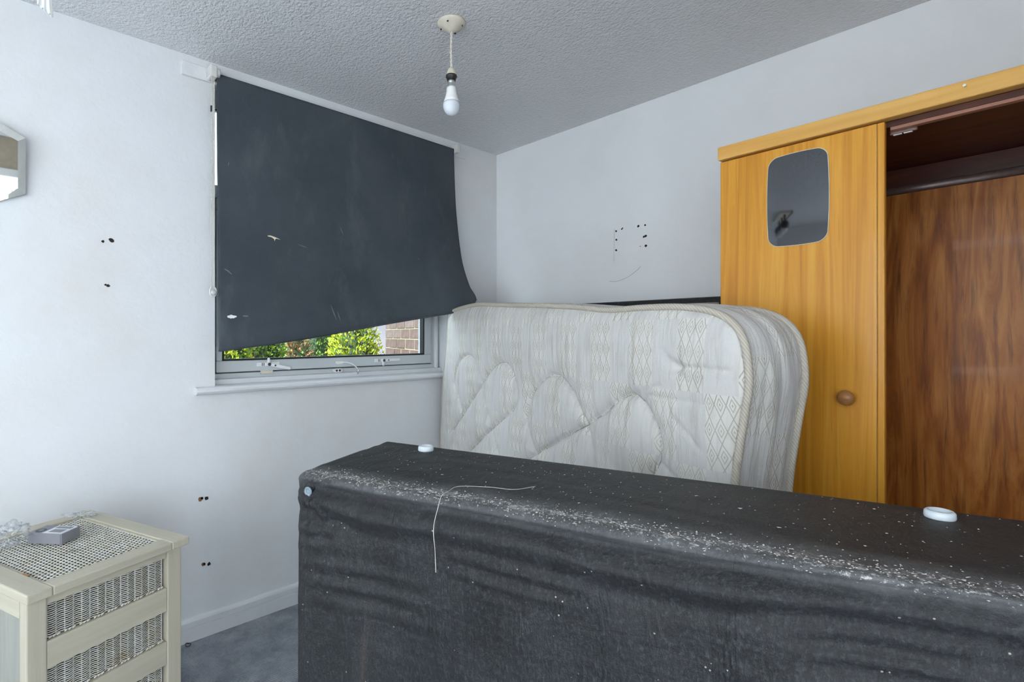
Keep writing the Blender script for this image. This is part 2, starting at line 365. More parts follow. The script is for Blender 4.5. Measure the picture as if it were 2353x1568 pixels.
def empty(name, loc=(0, 0, 0), rz=0.0):
    o = bpy.data.objects.new(name, None); COL.objects.link(o); o.location = loc; o.rotation_euler = (0, 0, rz); o.empty_display_size = 0.1
    return o
def struct(o, label=None): o['kind'] = 'structure'; (label and o.__setitem__('label', label)); return o
def box(name, mat, parent, *b, bevel=0.002, M4=None): return MB().box(*b, M4=M4).build(name, mat, parent, bevel=bevel)

def spline(pts, n):
    """Catmull-Rom through pts, resampled to n points by arc length"""
    P = np.array(pts, float); E = np.vstack([2 * P[0] - P[1], P, 2 * P[-1] - P[-2]]); out = []
    for i in range(len(P) - 1):
        p0, p1, p2, p3 = E[i:i + 4]
        for t in np.linspace(0, 1, 24, endpoint=False):
            out.append(0.5 * (2 * p1 + (p2 - p0) * t + (2 * p0 - 5 * p1 + 4 * p2 - p3) * t * t + (3 * p1 - p0 - 3 * p2 + p3) * t ** 3))
    out.append(P[-1]); out = np.array(out)
    d = np.concatenate([[0], np.cumsum(np.linalg.norm(np.diff(out, axis=0), axis=1))])
    q = np.linspace(0, d[-1], n)
    return np.stack([np.interp(q, d, out[:, k]) for k in range(out.shape[1])], 1)
def coons(left, right, bottom, top):
    """left/right run bottom->top (m pts), bottom/top run left->right (n pts) -> (m,n,dim)"""
    m, n = len(left), len(bottom)
    t = np.linspace(0, 1, m)[:, None, None]; s = np.linspace(0, 1, n)[None, :, None]
    A = (1 - s) * left[:, None, :] + s * right[:, None, :]; B = (1 - t) * bottom[None] + t * top[None]
    C = (1 - s) * (1 - t) * bottom[0] + s * (1 - t) * bottom[-1] + (1 - s) * t * top[0] + s * t * top[-1]
    return A + B - C
def sines(x, y, seed, freqs, amp=1.0):
    r = np.random.RandomState(seed); h = np.zeros_like(x)
    for fx, fy in freqs: h += np.sin(fx * x + fy * y + r.rand() * 6.28) * (0.6 + 0.4 * r.rand())
    return amp * h / len(freqs)

# ------------------------------------------------------------------ room shell
H = 2.35; XR = 3.0; YR = -4.9
WY0, WY1, WZ0, WZ1 = -1.662, -0.405, 1.012, 2.275     # window opening in the left wall
struct(MB().box(-0.02, XR + .02, YR - .02, 0.02, -0.1, 0).build('floor', M['carpet']), 'dark grey ribbed loop carpet')
struct(MB().box(-0.27, XR + .27, YR - .27, 0.27, H, H + .15).build('ceiling', M['ceiling']), 'grey-white stippled textured ceiling')
wl = MB()
wl.box(-.27, 0, YR - .27, WY0, -.1, H); wl.box(-.27, 0, WY1, 0.27, -.1, H)
wl.box(-.27, 0, WY0, WY1, -.1, WZ0); wl.box(-.27, 0, WY0, WY1, WZ1, H)
WL = struct(wl.build('wall_left', M['wall_left']), 'white painted plaster wall with the window')
WB = struct(MB().box(0, XR + .27, 0, .27, -.1, H).build('wall_back', M['wall_back']), 'pale grey-white painted wall behind the wardrobe')
wr = MB(); DY0, DY1, DZ = -2.78, -1.98, 2.08; SY0, SY1, SZ0, SZ1 = -4.3, -3.0, 0.6, 2.1
wr.box(XR, XR + .2, YR - .27, SY0, -.1, H); wr.box(XR, XR + .2, SY0, SY1, -.1, SZ0); wr.box(XR, XR + .2, SY0, SY1, SZ1, H)
wr.box(XR, XR + .2, SY1, DY0, -.1, H); wr.box(XR, XR + .2, DY0, DY1, DZ, H); wr.box(XR, XR + .2, DY1, 0, -.1, H)
struct(wr.build('wall_right', M['wall']), 'white wall with the door behind the camera')
RX0, RX1, RZ0, RZ1 = 0.8, 2.7, 0.85, 2.15
we = MB()
we.box(0, RX0, YR - .2, YR, -.1, H); we.box(RX1, XR, YR - .2, YR, -.1, H)
we.box(RX0, RX1, YR - .2, YR, -.1, RZ0); we.box(RX0, RX1, YR - .2, YR, RZ1, H)
struct(we.build('wall_rear', M['wall']), 'white wall with a large window behind the camera')

def window_simple(name, fn, a0, a1, z0, z1, label):
    r = struct(empty(name), label); w = .06
    for (p0, p1, q0, q1) in ((a0, a1, z0, z0 + w), (a0, a1, z1 - w, z1), (a0, a0 + w, z0 + w, z1 - w), (a1 - w, a1, z0 + w, z1 - w), ((a0 + a1) / 2 - .03, (a0 + a1) / 2 + .03, z0 + w, z1 - w)):
        box('window_frame', M['upvc'], r, *fn(p0, p1, q0, q1, .05), bevel=.004)
    box('pane', M['glass'], r, *fn(a0 + w, a1 - w, z0 + w, z1 - w, .006), bevel=0)
    return r
window_simple('window_2', lambda a, b, z0, z1, t: (a, b, YR - .12 - t, YR - .12, z0, z1), RX0, RX1, RZ0, RZ1, 'large white-framed window in the rear wall')
window_simple('window_3', lambda a, b, z0, z1, t: (XR + .12, XR + .12 + t, a, b, z0, z1), SY0, SY1, SZ0, SZ1, 'white-framed window in the right wall')
d1 = struct(empty('door_1', (XR, (DY0 + DY1) / 2, 0)), 'open doorway in a white frame with a fanlight')
for b in ((-.02, .14, -.47, -.36, 0, 2.14), (-.02, .14, .36, .47, 0, 2.14), (-.02, .14, -.36, .36, 2.03, 2.14), (0, .12, -.36, .36, 1.74, 1.80)):
    box('door_frame', M['gloss'], d1, *b, bevel=.006)
box('door_panel', M['door_slab'], d1, .135, .175, .34, 1.05, .01, 1.735)
box('pane', M['door_slab'], d1, .06, .066, -.355, .355, 1.80, 2.03, bevel=0)
MB().lathe([(.012, 0), (.012, .03), (.024, .035), (.026, .05), (.015, .06)], 16, Matrix.Translation((.135, .95, 1.0)) @ Matrix.Rotation(R(-90), 4, 'Y')).build('door_handle', M['steel'], d1, True)

# baseboards with a scribed line and a rounded top
def skirting(name, fn, a0, a1, label):
    prof = [(0, 0), (.017, 0), (.017, .052), (.0135, .0535), (.0135, .0555), (.017, .057), (.017, .078), (.013, .086), (.006, .090), (0, .0905)]
    struct(MB().prism(prof, a0, a1, fn).build(name, M['gloss']), label)
skirting('baseboard_left', lambda d, z, a: (d, a, z), YR, 0, 'white skirting board with a scribed line below the window')
skirting('baseboard_back', lambda d, z, a: (a, -d, z), .0, XR, 'white skirting board along the back wall')

# holes, plugs and pencil marks in the walls
def wall_hole(parent, y, z, r, plug=False, axis='X'):
    m = MB(); pts = []
    for k in range(9):
        a = 2 * PI * k / 9; q = r * (0.75 + 0.5 * rng.random()); pts.append((q * math.cos(a), q * math.sin(a)))
    fn = (lambda a, b, h: (h, y + a, z + b)) if axis == 'X' else (lambda a, b, h: (y + a, -h, z + b))
    m.prism(pts, -.004, .0012, fn).build('wall_plug' if plug else 'screw_hole', M['plug'] if plug else M['hole'], parent)
for y, z, r, p in ((-2.048, 1.568, .0055, 0), (-2.022, 1.576, .0085, 0), (-2.040, 1.410, .004, 0), (-2.032, 1.407, .006, 0), (-1.718, .559, .009, 1), (-1.712, .561, .005, 0), (-1.694, .558, .0075, 0), (-1.706, .290, .0075, 1), (-1.704, .291, .004, 0), (-1.685, .286, .0075, 0)):
    wall_hole(WL, y, z, r, p)
for x, z, r in ((.843, 1.751, .0045), (.876, 1.757, .0045), (.880, 1.761, .003), (.965, 1.757, .0060), (1.001, 1.757, .0055), (.844, 1.708, .005), (.995, 1.702, .006), (1.004, 1.705, .006), (.844, 1.655, .0055), (1.005, 1.656, .006), (.976, 1.658, .002)):
    wall_hole(WB, x, z, r, axis='Y')
pm = spline([(.803, 1.502), (.835, 1.497), (.875, 1.503), (.92, 1.520), (.965, 1.548), (.979, 1.562)], 26)
MB().tube([(x, -.0003, z) for x, z in pm], .0010, 5).build('pencil_mark', M['pencil'], WB)
MB().tube([(.833, -.0002, 1.765), (.832, -.0002, 1.70), (.831, -.0002, 1.60)], .0008, 5).build('pencil_mark', M['pencil'], WB)

# ------------------------------------------------------------------ window 1
W1 = struct(empty('window_1', (0, 0, 0)), 'white-framed window with sill behind the dark blind')
XF0, XF1 = -.135, -.080                                # frame, outer and inner face
for b in ((XF0, XF1, WY0, WY1, WZ0, WZ0 + .048), (XF0, XF1, WY0, WY1, WZ1 - .075, WZ1), (XF0, XF1, WY0, WY0 + .022, WZ0 + .048, WZ1 - .075), (XF0, XF1, WY1 - .055, WY1, WZ0 + .048, WZ1 - .075), (XF0, XF1, WY0 + .022, WY1 - .055, 1.815, 1.868)):
    box('window_frame', M['upvc'], W1, *b, bevel=.004)
# lower opening sash, its rebate gap and gasket
SA0, SA1, SB0, SB1 = WY0 + .026, WY1 - .063, WZ0 + .053, 1.812
sash = MB(); w = .050
for b in ((SA0, SA1, SB0, SB0 + w), (SA0, SA1, SB1 - w, SB1), (SA0, SA0 + .024, SB0 + w, SB1 - w), (SA1 - w, SA1, SB0 + w, SB1 - w)):
    sash.box(-.125, -.066, *b)
SASH = sash.build('sash', M['upvc'], W1, bevel=.004)
def rect_ring(name, mat, parent, x0, x1, y0, y1, z0, z1, w):
    m = MB(); m.box(x0, x1, y0, y1, z0, z0 + w); m.box(x0, x1, y0, y1, z1 - w, z1); m.box(x0, x1, y0, y0 + w, z0 + w, z1 - w); m.box(x0, x1, y1 - w, y1, z0 + w, z1 - w)
    return m.build(name, mat, parent)
rect_ring('gasket', M['gasket'], SASH, -.098, -.0665, SA0 + .0235, SA1 - w + .0005, SB0 + w - .0005, SB1 - w + .0005, .008)
box('pane', M['glass'], SASH, -.104, -.098, SA0 + .02, SA1 - .04, SB0 + .04, SB1 - .04, bevel=0)
box('pane', M['glass'], W1, -.110, -.104, WY0 + .015, WY1 - .045, 1.86, WZ1 - .065, bevel=0)
rect_ring('gasket', M['gasket'], W1, -.104, -.092, WY0 + .021, WY1 - .054, 1.867, WZ1 - .074, .006)
rect_ring('rebate_gap', M['gasket'], W1, -.100, -.0785, SA0 - .0035, SA1 + .0035, SB0 - .0035, SB1 + .0035, .004)
# right-hand cover strip, rounded wooden lining beads and the sill
box('cover_strip', M['gloss'], W1, -.080, -.060, WY1 - .038, WY1 - .016, WZ0 + .012, WZ1, bevel=.004)
box('sill_upstand', M['gloss'], W1, -.110, -.050, WY0 + .002, WY1 - .002, WZ0 - .012, WZ0 + .026, bevel=.005)
sl = MB().prism([(-.12, .985), (.020, .985), (.030, .988), (.036, .996), (.036, 1.004), (.030, 1.011), (.020, 1.0145), (-.12, 1.0175)], WY0 - .075, WY1 + .045, lambda x, z, y: (x, y, z))
sl = MB()
prof = [(-.12, .984), (.020, .984), (.031, .988), (.037, .996), (.037, 1.005), (.031, 1.012), (.020, 1.0150), (-.12, 1.0185)]
prof2 = [(-.0, .984)] + prof[1:7] + [(0, 1.0152)]
sl.prism(prof, WY0, WY1, lambda x, z, y: (x, y, z)); sl.prism(prof2, WY0 - .078, WY0, lambda x, z, y: (x, y, z)); sl.prism(prof2, WY1, WY1 + .05, lambda x, z, y: (x, y, z))
sl.build('window_sill', M['gloss'], W1)
# stay handles on the sash, one half open, one shut
def stay(y, z, ang, peg_up):
    g = empty('stay_handle', (-.066, y, z)); g.parent = W1
    box('handle_plate', M['upvc_hardware'], g, 0, .006, -.052, .052, -.009, .009, bevel=.002)
    for k in (-.030, -.022): box('slot', M['gasket'], g, .0062, .0066, k, k + .003, -.007, .007, bevel=0)
    Mx = Matrix.Translation((.006, 0, 0)) @ Matrix.Rotation(R(ang), 4, 'X')
    m = MB().prism([(-.010, -.0085), (.10, -.007), (.106, 0), (.10, .007), (-.010, .0085), (-.014, 0)], 0, .012, lambda a, b, h: Mx @ Vector((h, a, b)))
    m.build('lever', M['upvc_hardware'], g, bevel=.003)
    m = MB().prism([(-.007, -.004), (.007, -.004), (.005, .026), (0, .030), (-.005, .026)], .004, .014, lambda a, b, h: (h, a, b * (1 if peg_up else -1)))
    m.build('locking_peg', M['upvc_hardware'], g, bevel=.002)
    for yy, q in ((0, .0075), (.028, .004)):
        P = Mx @ Vector((.010, yy, 0))
        MB().lathe([(q, 0), (q, .003), (q * .5, .004)], 12, Matrix.Translation(P) @ Matrix.Rotation(R(90), 4, 'Y')).build('screw', M['screw'], g)
    return g
stay(-1.415, 1.094, -13, True)
stay(-.800, 1.092, 1, False)
box('keep', M['cream_plastic'], W1, -.080, -.068, -1.445, -1.390, 1.050, 1.066, bevel=.002)
# cable restrictor
def stadium(cy, cz, hl, r, n=8):
    return [(cy + hl + r * math.cos(a), cz + r * math.sin(a)) for a in np.linspace(-PI / 2, PI / 2, n)] + [(cy - hl + r * math.cos(a), cz + r * math.sin(a)) for a in np.linspace(PI / 2, 3 * PI / 2, n)]
rs = empty('cable_restrictor', (0, 0, 0)); rs.parent = W1
MB().prism(stadium(-1.055, 1.0885, .012, .0085), -.066, -.058, lambda a, b, h: (h, a, b)).build('cable_mount', M['upvc_hardware'], rs, bevel=.002)
MB().prism(stadium(-1.060, 1.0490, .015, .0105), -.080, -.068, lambda a, b, h: (h, a, b)).build('lock_body', M['upvc_hardware'], rs, bevel=.002)
for yy in (-1.068, -1.051): MB().lathe([(.0055, 0), (.0055, .002), (.003, .0025)], 12, Matrix.Translation((-.068, yy, 1.049)) @ Matrix.Rotation(R(90), 4, 'Y')).build('lock_screw', M['screw'], rs)
cp = spline([(-.060, -1.052, 1.0885), (-.045, -1.030, 1.090), (-.030, -1.005, 1.082), (-.022, -.985, 1.066), (-.020, -.975, 1.054)], 18)
MB().tube(cp, .0028, 8).build('cable', M['upvc_hardware'], rs, True)
MB().tube([(-.020, -.975, 1.056), (-.0195, -.9735, 1.049), (-.018, -.978, 1.030)], [.0040, .0050, .0036], 8).build('cable_end', M['steel'], rs, True)

# ------------------------------------------------------------------ roller blind
struct(MB().box(0, .016, -1.790, -.272, 2.262, 2.316).build('trim_1', M['gloss'], bevel=.002), 'white painted batten above the window carrying the blind')
RB = tag(empty('roller_blind', (0.05, -1.03, 2.29)), 'charcoal roller blind hanging crooked over the window, its lower right corner caught on the mattress', 'blind')
OFF = np.array([0.05, -1.03, 2.29])
left = spline([(.05, -1.663, 1.159), (.052, -1.665, 1.45), (.05, -1.667, 1.739), (.05, -1.67, 2.02), (.05, -1.67, 2.289)], 110)
right = spline([(.19, -.359, 1.419), (.17, -.366, 1.463), (.14, -.372, 1.518), (.09, -.376, 1.657), (.06, -.385, 1.893), (.05, -.39, 2.092), (.05, -.396, 2.284)], 110)
bot = spline([(.05, -1.663, 1.159), (.055, -1.492, 1.180), (.06, -1.297, 1.207), (.075, -1.085, 1.243), (.10, -.854, 1.284), (.15, -.613, 1.325), (.185, -.523, 1.342), (.2, -.443, 1.365), (.2, -.394, 1.386), (.19, -.359, 1.419)], 130)
top = spline([(.05, -1.67, 2.289), (.05, -1.0, 2.289), (.05, -.396, 2.284)], 130)
G = coons(left, right, bot, top)
yy, zz = G[..., 1], G[..., 2]
tv = np.linspace(0, 1, 110)[:, None]; sv = np.linspace(0, 1, 130)[None, :]
G[..., 0] += (0.010 * np.sin(sv * 7 + tv * 2.2) * (1 - tv) + sines(yy, zz, 3, [(9, 3), (17, -4), (5, 8), (26, 5)], .004)) * np.clip(1.1 - tv, 0, 1)
hem = np.exp(-((tv - 0.03) / 0.03) ** 2); G[..., 0] += 0.007 * hem
# torn slit: remove nothing, cloth stays whole; the frayed slit is a part below, sunlight painted in
m = MB(); m.grid(G - OFF); cl = m.build('blind_cloth', M['blind'], RB, True)
so_ = cl.modifiers.new('thick', 'SOLIDIFY'); so_.thickness = .0012; so_.offset = -1
MB().tube(list(map(tuple, bot - OFF + np.array([0.003, 0, 0.004]))), .0050, 8).build('bottom_hem', M['blind'], RB, True)
MB().tube([(-.018, -.645, -.012), (-.018, .640, -.014)], .0145, 20).build('roller', M['blind'], RB, True)
def bl_pt(s, t, dx=.0016):
    i = min(int(t * 109), 108); j = min(int(s * 129), 128); p = G[i, j] - OFF; return (p[0] + dx, p[1], p[2])
def smear(name, mat, y, z, pts, rough_edge=0.0):
    d = (yy - y) ** 2 + (zz - z) ** 2; i, j = np.unravel_index(np.argmin(d), d.shape); bx = G[i, j, 0] - OFF[0] + .0030
    poly = [(y + a - OFF[1], z + b - OFF[2]) for a, b in pts]
    slope_y = (G[i, min(j + 2, 129), 0] - G[i, max(j - 2, 0), 0]) / max(1e-4, (G[i, min(j + 2, 129), 1] - G[i, max(j - 2, 0), 1]))
    slope_z = (G[min(i + 2, 109), j, 0] - G[max(i - 2, 0), j, 0]) / max(1e-4, (G[min(i + 2, 109), j, 2] - G[max(i - 2, 0), j, 2]))
    MB().prism(poly, 0, .0006, lambda a, b, h: (bx + h + slope_y * (a + OFF[1] - y) + slope_z * (b + OFF[2] - z), a, b)).build(name, mat, RB)
def blob(rx, rz, n=18, j=.35):
    return [(rx * (1 - j * rng.random()) * math.cos(2 * PI * k / n), rz * (1 - j * rng.random()) * math.sin(2 * PI * k / n)) for k in range(n)]
smear('paint_smear', M['blind_mark'], -1.615, 1.302, blob(.023, .0085))
smear('scuff', M['blind_scuff'], -1.560, 1.306, blob(.014, .004))
smear('tear', M['blind_tear'], -1.435, 1.652, [(-.028, .004), (-.015, .006), (0, .003), (.018, -.002), (.030, -.006), (.012, -.004), (.006, -.007), (.004, -.016), (.001, -.007), (-.010, -.001), (-.027, .001)])
smear('scuff', M['blind_scuff'], -1.628, 1.488, [(-.016, .012), (-.010, .008), (0, .004), (.014, -.010), (.012, -.012), (-.002, -.001), (-.013, .006)])
for y, z, l, w_, a in ((-1.30, 1.63, .055, .0016, -14), (-1.10, 1.725, .05, .0014, -62), (-1.155, 1.33, .085, .003, -72), (-1.13, 1.315, .06, .0022, -78), (-1.625, 1.93, .022, .0014, 80), (-.66, 1.63, .012, .0016, -65)):
    ca, sa = math.cos(R(a)), math.sin(R(a))
    smear('scuff', M['blind_scuff'], y, z, [(ca * p - sa * q, sa * p + ca * q) for p, q in ((-l / 2, 0), (0, w_), (l / 2, 0), (0, -w_))])
# brackets and bead chain
for y0, y1 in ((-1.700, -1.672), (-.392, -.366)):
    box('bracket', M['grey_plastic'], RB, -.034, .022, y0 - OFF[1], y1 - OFF[1], -.028, .022, bevel=.006)
MB().tube([(0, -1.672 - OFF[1], 0), (0, -1.660 - OFF[1], 0)], .018, 16).build('chain_wheel', M['grey_plastic'], RB, True)
pc = empty('pull_chain', (0, 0, 0)); pc.parent = RB
for k, (x, y) in enumerate(((.020, -1.695), (.012, -1.683))):
    pts = [(x - .004 * math.sin(i * .05 + k), y - OFF[1] + .0012 * math.sin(i * .09 + k * 2), -.015 - i * .872 / 60) for i in range(61)]
    m = MB().tube(pts, .0009, 5)
    for i in range(0, 147):
        f_ = i * 60 / 147; a = int(f_); q = Vector(pts[a]).lerp(Vector(pts[min(a + 1, 60)]), f_ - a)
        m.lathe([(.0006, -.0021), (.0019, -.001), (.0019, .001), (.0006, .0021)], 6, Matrix.Translation(q), cap=True)
    m.build('bead_chain', M['cream_plastic'], pc, True)
box('chain_joint', M['gasket'], pc, .013, .021, -1.699 - OFF[1], -1.693 - OFF[1], -.170, -.145, bevel=.002)
cw = [(.016, -1.689 - OFF[1] + .012 * math.cos(a), -.890 + .020 * math.sin(a)) for a in np.linspace(0, 2 * PI, 20, endpoint=False)]
MB().tube(cw, .0035, 8, closed=True).build('chain_weight', M['grey_plastic'], pc, True)
MB().lathe([(.003, -.006), (.011, -.004), (.011, .004), (.003, .006)], 14, Matrix.Translation((.016, -1.687 - OFF[1], -.893)) @ Matrix.Rotation(R(90), 4, 'Y')).build('weight_wheel', M['clear_bulb'], pc, True)

# ------------------------------------------------------------------ pendant light
PL = tag(empty('pendant_light', (.868, -1.118, H)), 'bare white bulb hanging on a short flex from a cream ceiling rose', 'pendant light')
MB().lathe([(.050, 0), (.051, -.004), (.048, -.009), (.036, -.017), (.022, -.026), (.012, -.032), (.008, -.034)], 36).build('ceiling_rose', M['cream_plastic'], PL, True)
for a in (-150, -60, 35, 120):
    d_ = Vector((math.cos(R(a)), math.sin(R(a)), 0)); P = d_ * .040 + Vector((0, 0, -.0165))
    MB().lathe([(.0035, -.001), (.0035, .0012)], 10, Matrix.Translation(P) @ d_.cross(Vector((0, 0, 1))).normalized().to_track_quat('X', 'Y').to_matrix().to_4x4() @ Matrix.Rotation(R(200), 4, 'X')).build('rose_hole', M['hole'], PL)
cordm = MB()
for ph in (0, PI):
    cordm.tube([(.0024 * math.cos(i * .42 + ph) - .004 * math.sin(i / 60 * PI) * .6, .0024 * math.sin(i * .42 + ph), -.033 - i * .135 / 60) for i in range(61)], .0024, 7)
cordm.build('cord', M['cord'], PL, True)
LH = MB().lathe([(.005, -.162), (.010, -.166), (.0155, -.176), (.0180, -.188), (.0182, -.191)], 24).build('lamp_holder', M['cream_plastic'], PL, True)
MB().lathe([(.0195, -.190), (.0205, -.193), (.0205, -.197), (.0165, -.200), (.0155, -.210)], 24).build('shade_ring', M['black_plastic'], LH, True)
BU = MB().lathe([(.0115, -.205), (.0125, -.207), (.0125, -.218), (.0118, -.2195), (.0125, -.221), (.0125, -.232), (.0135, -.234)], 24).build('bulb', M['steel'], PL, True)
MB().lathe([(.0135, -.232), (.0165, -.234), (.0175, -.240), (.0180, -.250), (.0205, -.262), (.0250, -.276), (.0288, -.288)], 28).build('bulb_neck', M['bulb_body'], BU, True)
MB().lathe([(.0290, -.288), (.0302, -.296), (.0298, -.304), (.0275, -.314), (.0230, -.323), (.0160, -.330), (.008, -.3335), (.001, -.3345)], 28).build('bulb_globe', M['bulb_glass'], BU, True)
for ch in (BU, LH): pass

# white scrap hanging near the ceiling by the left edge
HS = tag(empty('hanging_paper_scrap', (.36, -2.234, H)), 'bright white flared paper scrap hanging near the ceiling above the wall mirror', 'paper scrap')
m = MB(); prof = []
nst, nrow = 15, 9
Gp = np.zeros((nrow, nst, 3))
for i in range(nrow):
    t_ = i / (nrow - 1)
    for j in range(nst):
        s_ = j / (nst - 1) - .5
        wd = .013 + .017 * t_ ** 1.2
        drop = -.02 - t_ * (.162 + .004 * math.sin(j * 2.1) + .012 * s_ * 2)
        a = s_ * 2
        Gp[i, j] = (.0025 * math.sin(j * 1.3) * t_ - s_ * wd * .1, s_ * wd * 1.25, drop)
m.grid(Gp); hp = m.build('paper', M['white_paper'], HS, True); q = hp.modifiers.new('thick', 'SOLIDIFY'); q.thickness = .003
MB().tube([(0, 0, 0), (0, 0, -.03)], .0015, 6).build('string', M['white_paper'], HS)

# ------------------------------------------------------------------ frameless bevelled mirror on the window wall
Mz = 1.79
WM = tag(empty('wall_mirror', (.004, -2.52, 1.655)), 'mirror with cut corners and a sloping polished edge, hung above the wicker chest', 'mirror')
WM.rotation_euler = (0, R(6.5), 0)
oc = [(.255, .045), (.255, .228), (.18, .266), (-.18, .266), (-.255, .228), (-.255, .045), (-.18, .007), (.18, .007)]
ic = [(a * .92, .1365 + (b - .1365) * .84) for a, b in oc]
MB().prism(oc, 0, .004, lambda a, b, h: (h, a, b)).build('glass_edge', M['mirror_edge'], WM)
m = MB(); n_ = len(oc)
m.add([(.0042, a, b) for a, b in oc] + [(.0062, a, b) for a, b in ic], [(i, (i + 1) % n_, n_ + (i + 1) % n_, n_ + i) for i in range(n_)])
m.build('bevel', M['mirror'], WM)
MB().prism(ic, .0042, .0062, lambda a, b, h: (h, a, b)).build('mirror_face', M['mirror'], WM)

# ------------------------------------------------------------------ wardrobe
WA = tag(empty('wardrobe', (1.573, -.55, 0), R(-2.4)), 'golden beech wardrobe with one closed door and an open dark interior', 'wardrobe')
WW, WD, WH = .905, .525, 1.846
box('side_panel', M['door_wood'], WA, 0, .018, .021, WD, 0, 1.803)
box('side_panel', M['door_wood'], WA, WW - .018, WW, .021, WD, 0, 1.803)
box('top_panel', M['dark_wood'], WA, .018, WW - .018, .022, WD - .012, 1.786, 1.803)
box('top_cap', M['rail_wood'], WA, 0, WW, .021, WD, 1.804, 1.822)
box('top_rail', M['rail_wood'], WA, -.004, WW + .004, -.012, .020, 1.8025, 1.846, bevel=.0035)
box('batten', M['batten_wood'], WA, .44, WW - .018, .021, .040, 1.7770, 1.7858, bevel=.001)  # added strip standing for the highlighted underside of the top rail
box('back_panel', M['inner_wood'], WA, .018, WW - .018, WD - .012, WD, .06, 1.803)
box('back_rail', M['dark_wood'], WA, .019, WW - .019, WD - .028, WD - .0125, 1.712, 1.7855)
box('back_rail_edge', M['door_wood'], WA, .019, WW - .019, WD - .0285, WD - .0125, 1.7075, 1.7118, bevel=.001)
box('base_panel', M['inner_wood'], WA, .018, WW - .018, .022, WD - .012, .06, .078)
box('plinth', M['door_wood'], WA, .018, WW - .018, .03, .05, 0, .06)
hr = MB().prism([(math.cos(a) * .007, math.sin(a) * .0125) for a in np.linspace(0, 2 * PI, 16, endpoint=False)], .0185, WW - .0185, lambda a, b, h: (h, .265 + a, 1.664 + b))
hr.build('hanging_rail', M['rail_brown'], WA, True)
for x in (.0185, WW - .0225): MB().lathe([(.021, 0), (.021, .004)], 18, Matrix.Translation((x, .265, 1.664)) @ Matrix.Rotation(R(90), 4, 'Y')).build('rail_socket', M['rail_brown'], WA)
DR = empty('door', (0, 0, 0)); DR.parent = WA
box('door_panel', M['door_wood'], DR, 0, .4155, 0, .019, .065, 1.798, bevel=.002)
box('door_lipping', M['door_wood'], DR, .4160, .4325, .0005, .0195, .065, 1.7985, bevel=.003)
box('lipping_joint', M['knob_wood'], DR, .4140, .4162, .0006, .018, .066, 1.797, bevel=0)
MB().lathe([(.008, 0), (.008, .010), (.012, .013), (.0190, .019), (.0212, .026), (.0190, .033), (.0115, .0375), (.002, .039)], 28, Matrix.Translation((.352, 0, 1.053)) @ Matrix.Rotation(R(90), 4, 'X')).build('knob', M['knob_wood'], DR, True)
# rounded-rectangle mirror with bowed sides stuck on the door
def bowed(cx, cz, hw, hh, r, bow, n=10):
    pts = []
    for (sx, sz, a0) in ((1, 1, 0), (-1, 1, 90), (-1, -1, 180), (1, -1, 270)):
        for k in range(n):
            a = R(a0 + 90 * k / (n - 1)); pts.append((sx * (hw - r) + r * math.cos(a), sz * (hh - r) + r * math.sin(a)))
    out = []
    dense = []
    for i in range(len(pts)):
        p, q = pts[i], pts[(i + 1) % len(pts)]; L = math.hypot(q[0] - p[0], q[1] - p[1]); k = max(1, int(L / .012))
        for j in range(k): dense.append((p[0] + (q[0] - p[0]) * j / k, p[1] + (q[1] - p[1]) * j / k))
    for x, z in dense:
        fx = 1 + bow / hw * (1 - (z / hh) ** 2); fz = 1 + bow / hh * (1 - (x / hw) ** 2)
        out.append((cx + x * fx, cz + z * fz))
    return out
mc = (.2255, 1.633)
DM = MB().prism(bowed(*mc, .0775, .134, .026, .005), -.0035, -.0003, lambda a, b, h: (a, h, b)).build('door_mirror', M['mirror_rim'], DR)
MB().prism(bowed(*mc, .0760, .1325, .025, .005), -.0042, -.0034, lambda a, b, h: (a, h, b)).build('mirror_face', M['mirror_dark'], DR)
ct = empty('magnetic_catch', (0, 0, 0)); ct.parent = WA
MB().prism(stadium(.462, 0, .022, .007), 1.7715, 1.7858, lambda a, b, h: (a, .052 + b, h)).build('catch_body', M['catch_plastic'], ct, bevel=.003)
for x in (.441, .463):
    for k in (-.0035, .0020): box('catch_plate', M['steel'], ct, x, x + .018, .052 + k, .052 + k + .0016, 1.7690, 1.7716, bevel=0)
MB().lathe([(.0012, 0), (.0012, .010), (.0032, .0105), (.0032, .012)], 10, Matrix.Translation((.590, -.012, 1.830)) @ Matrix.Rotation(R(90), 4, 'X')).build('nail', M['steel'], WA)

# ------------------------------------------------------------------ mattress standing on its long edge
MT = tag(empty('mattress', (.05, -.47, 0), R(-17.15)), 'stained white quilted mattress with beige piping, leaning on its long edge below the window', 'mattress')
NU, NV = 300, 210
bl = spline([(-.012, .004), (.4, .004), (1.0, .004), (1.80, .004)], NU)
br = spline([(1.80, .004), (1.812, .4), (1.815, .75), (1.823, .869), (1.835, .955), (1.849, 1.041), (1.860, 1.114), (1.853, 1.186), (1.843, 1.221), (1.823, 1.251)], NV)
bt = spline([(.092, 1.318), (.105, 1.336), (.149, 1.353), (.286, 1.366), (.467, 1.370), (.766, 1.350), (.997, 1.337), (1.213, 1.320), (1.37, 1.304), (1.522, 1.304), (1.651, 1.300), (1.736, 1.289), (1.787, 1.273), (1.823, 1.251)], NU)
blf = spline([(-.012, .004), (-.021, .35), (-.020, .61), (.006, .911), (.061, 1.155), (.092, 1.318)], NV)
F = coons(blf, br, bl, bt)
U, V = F[..., 0], F[..., 1]
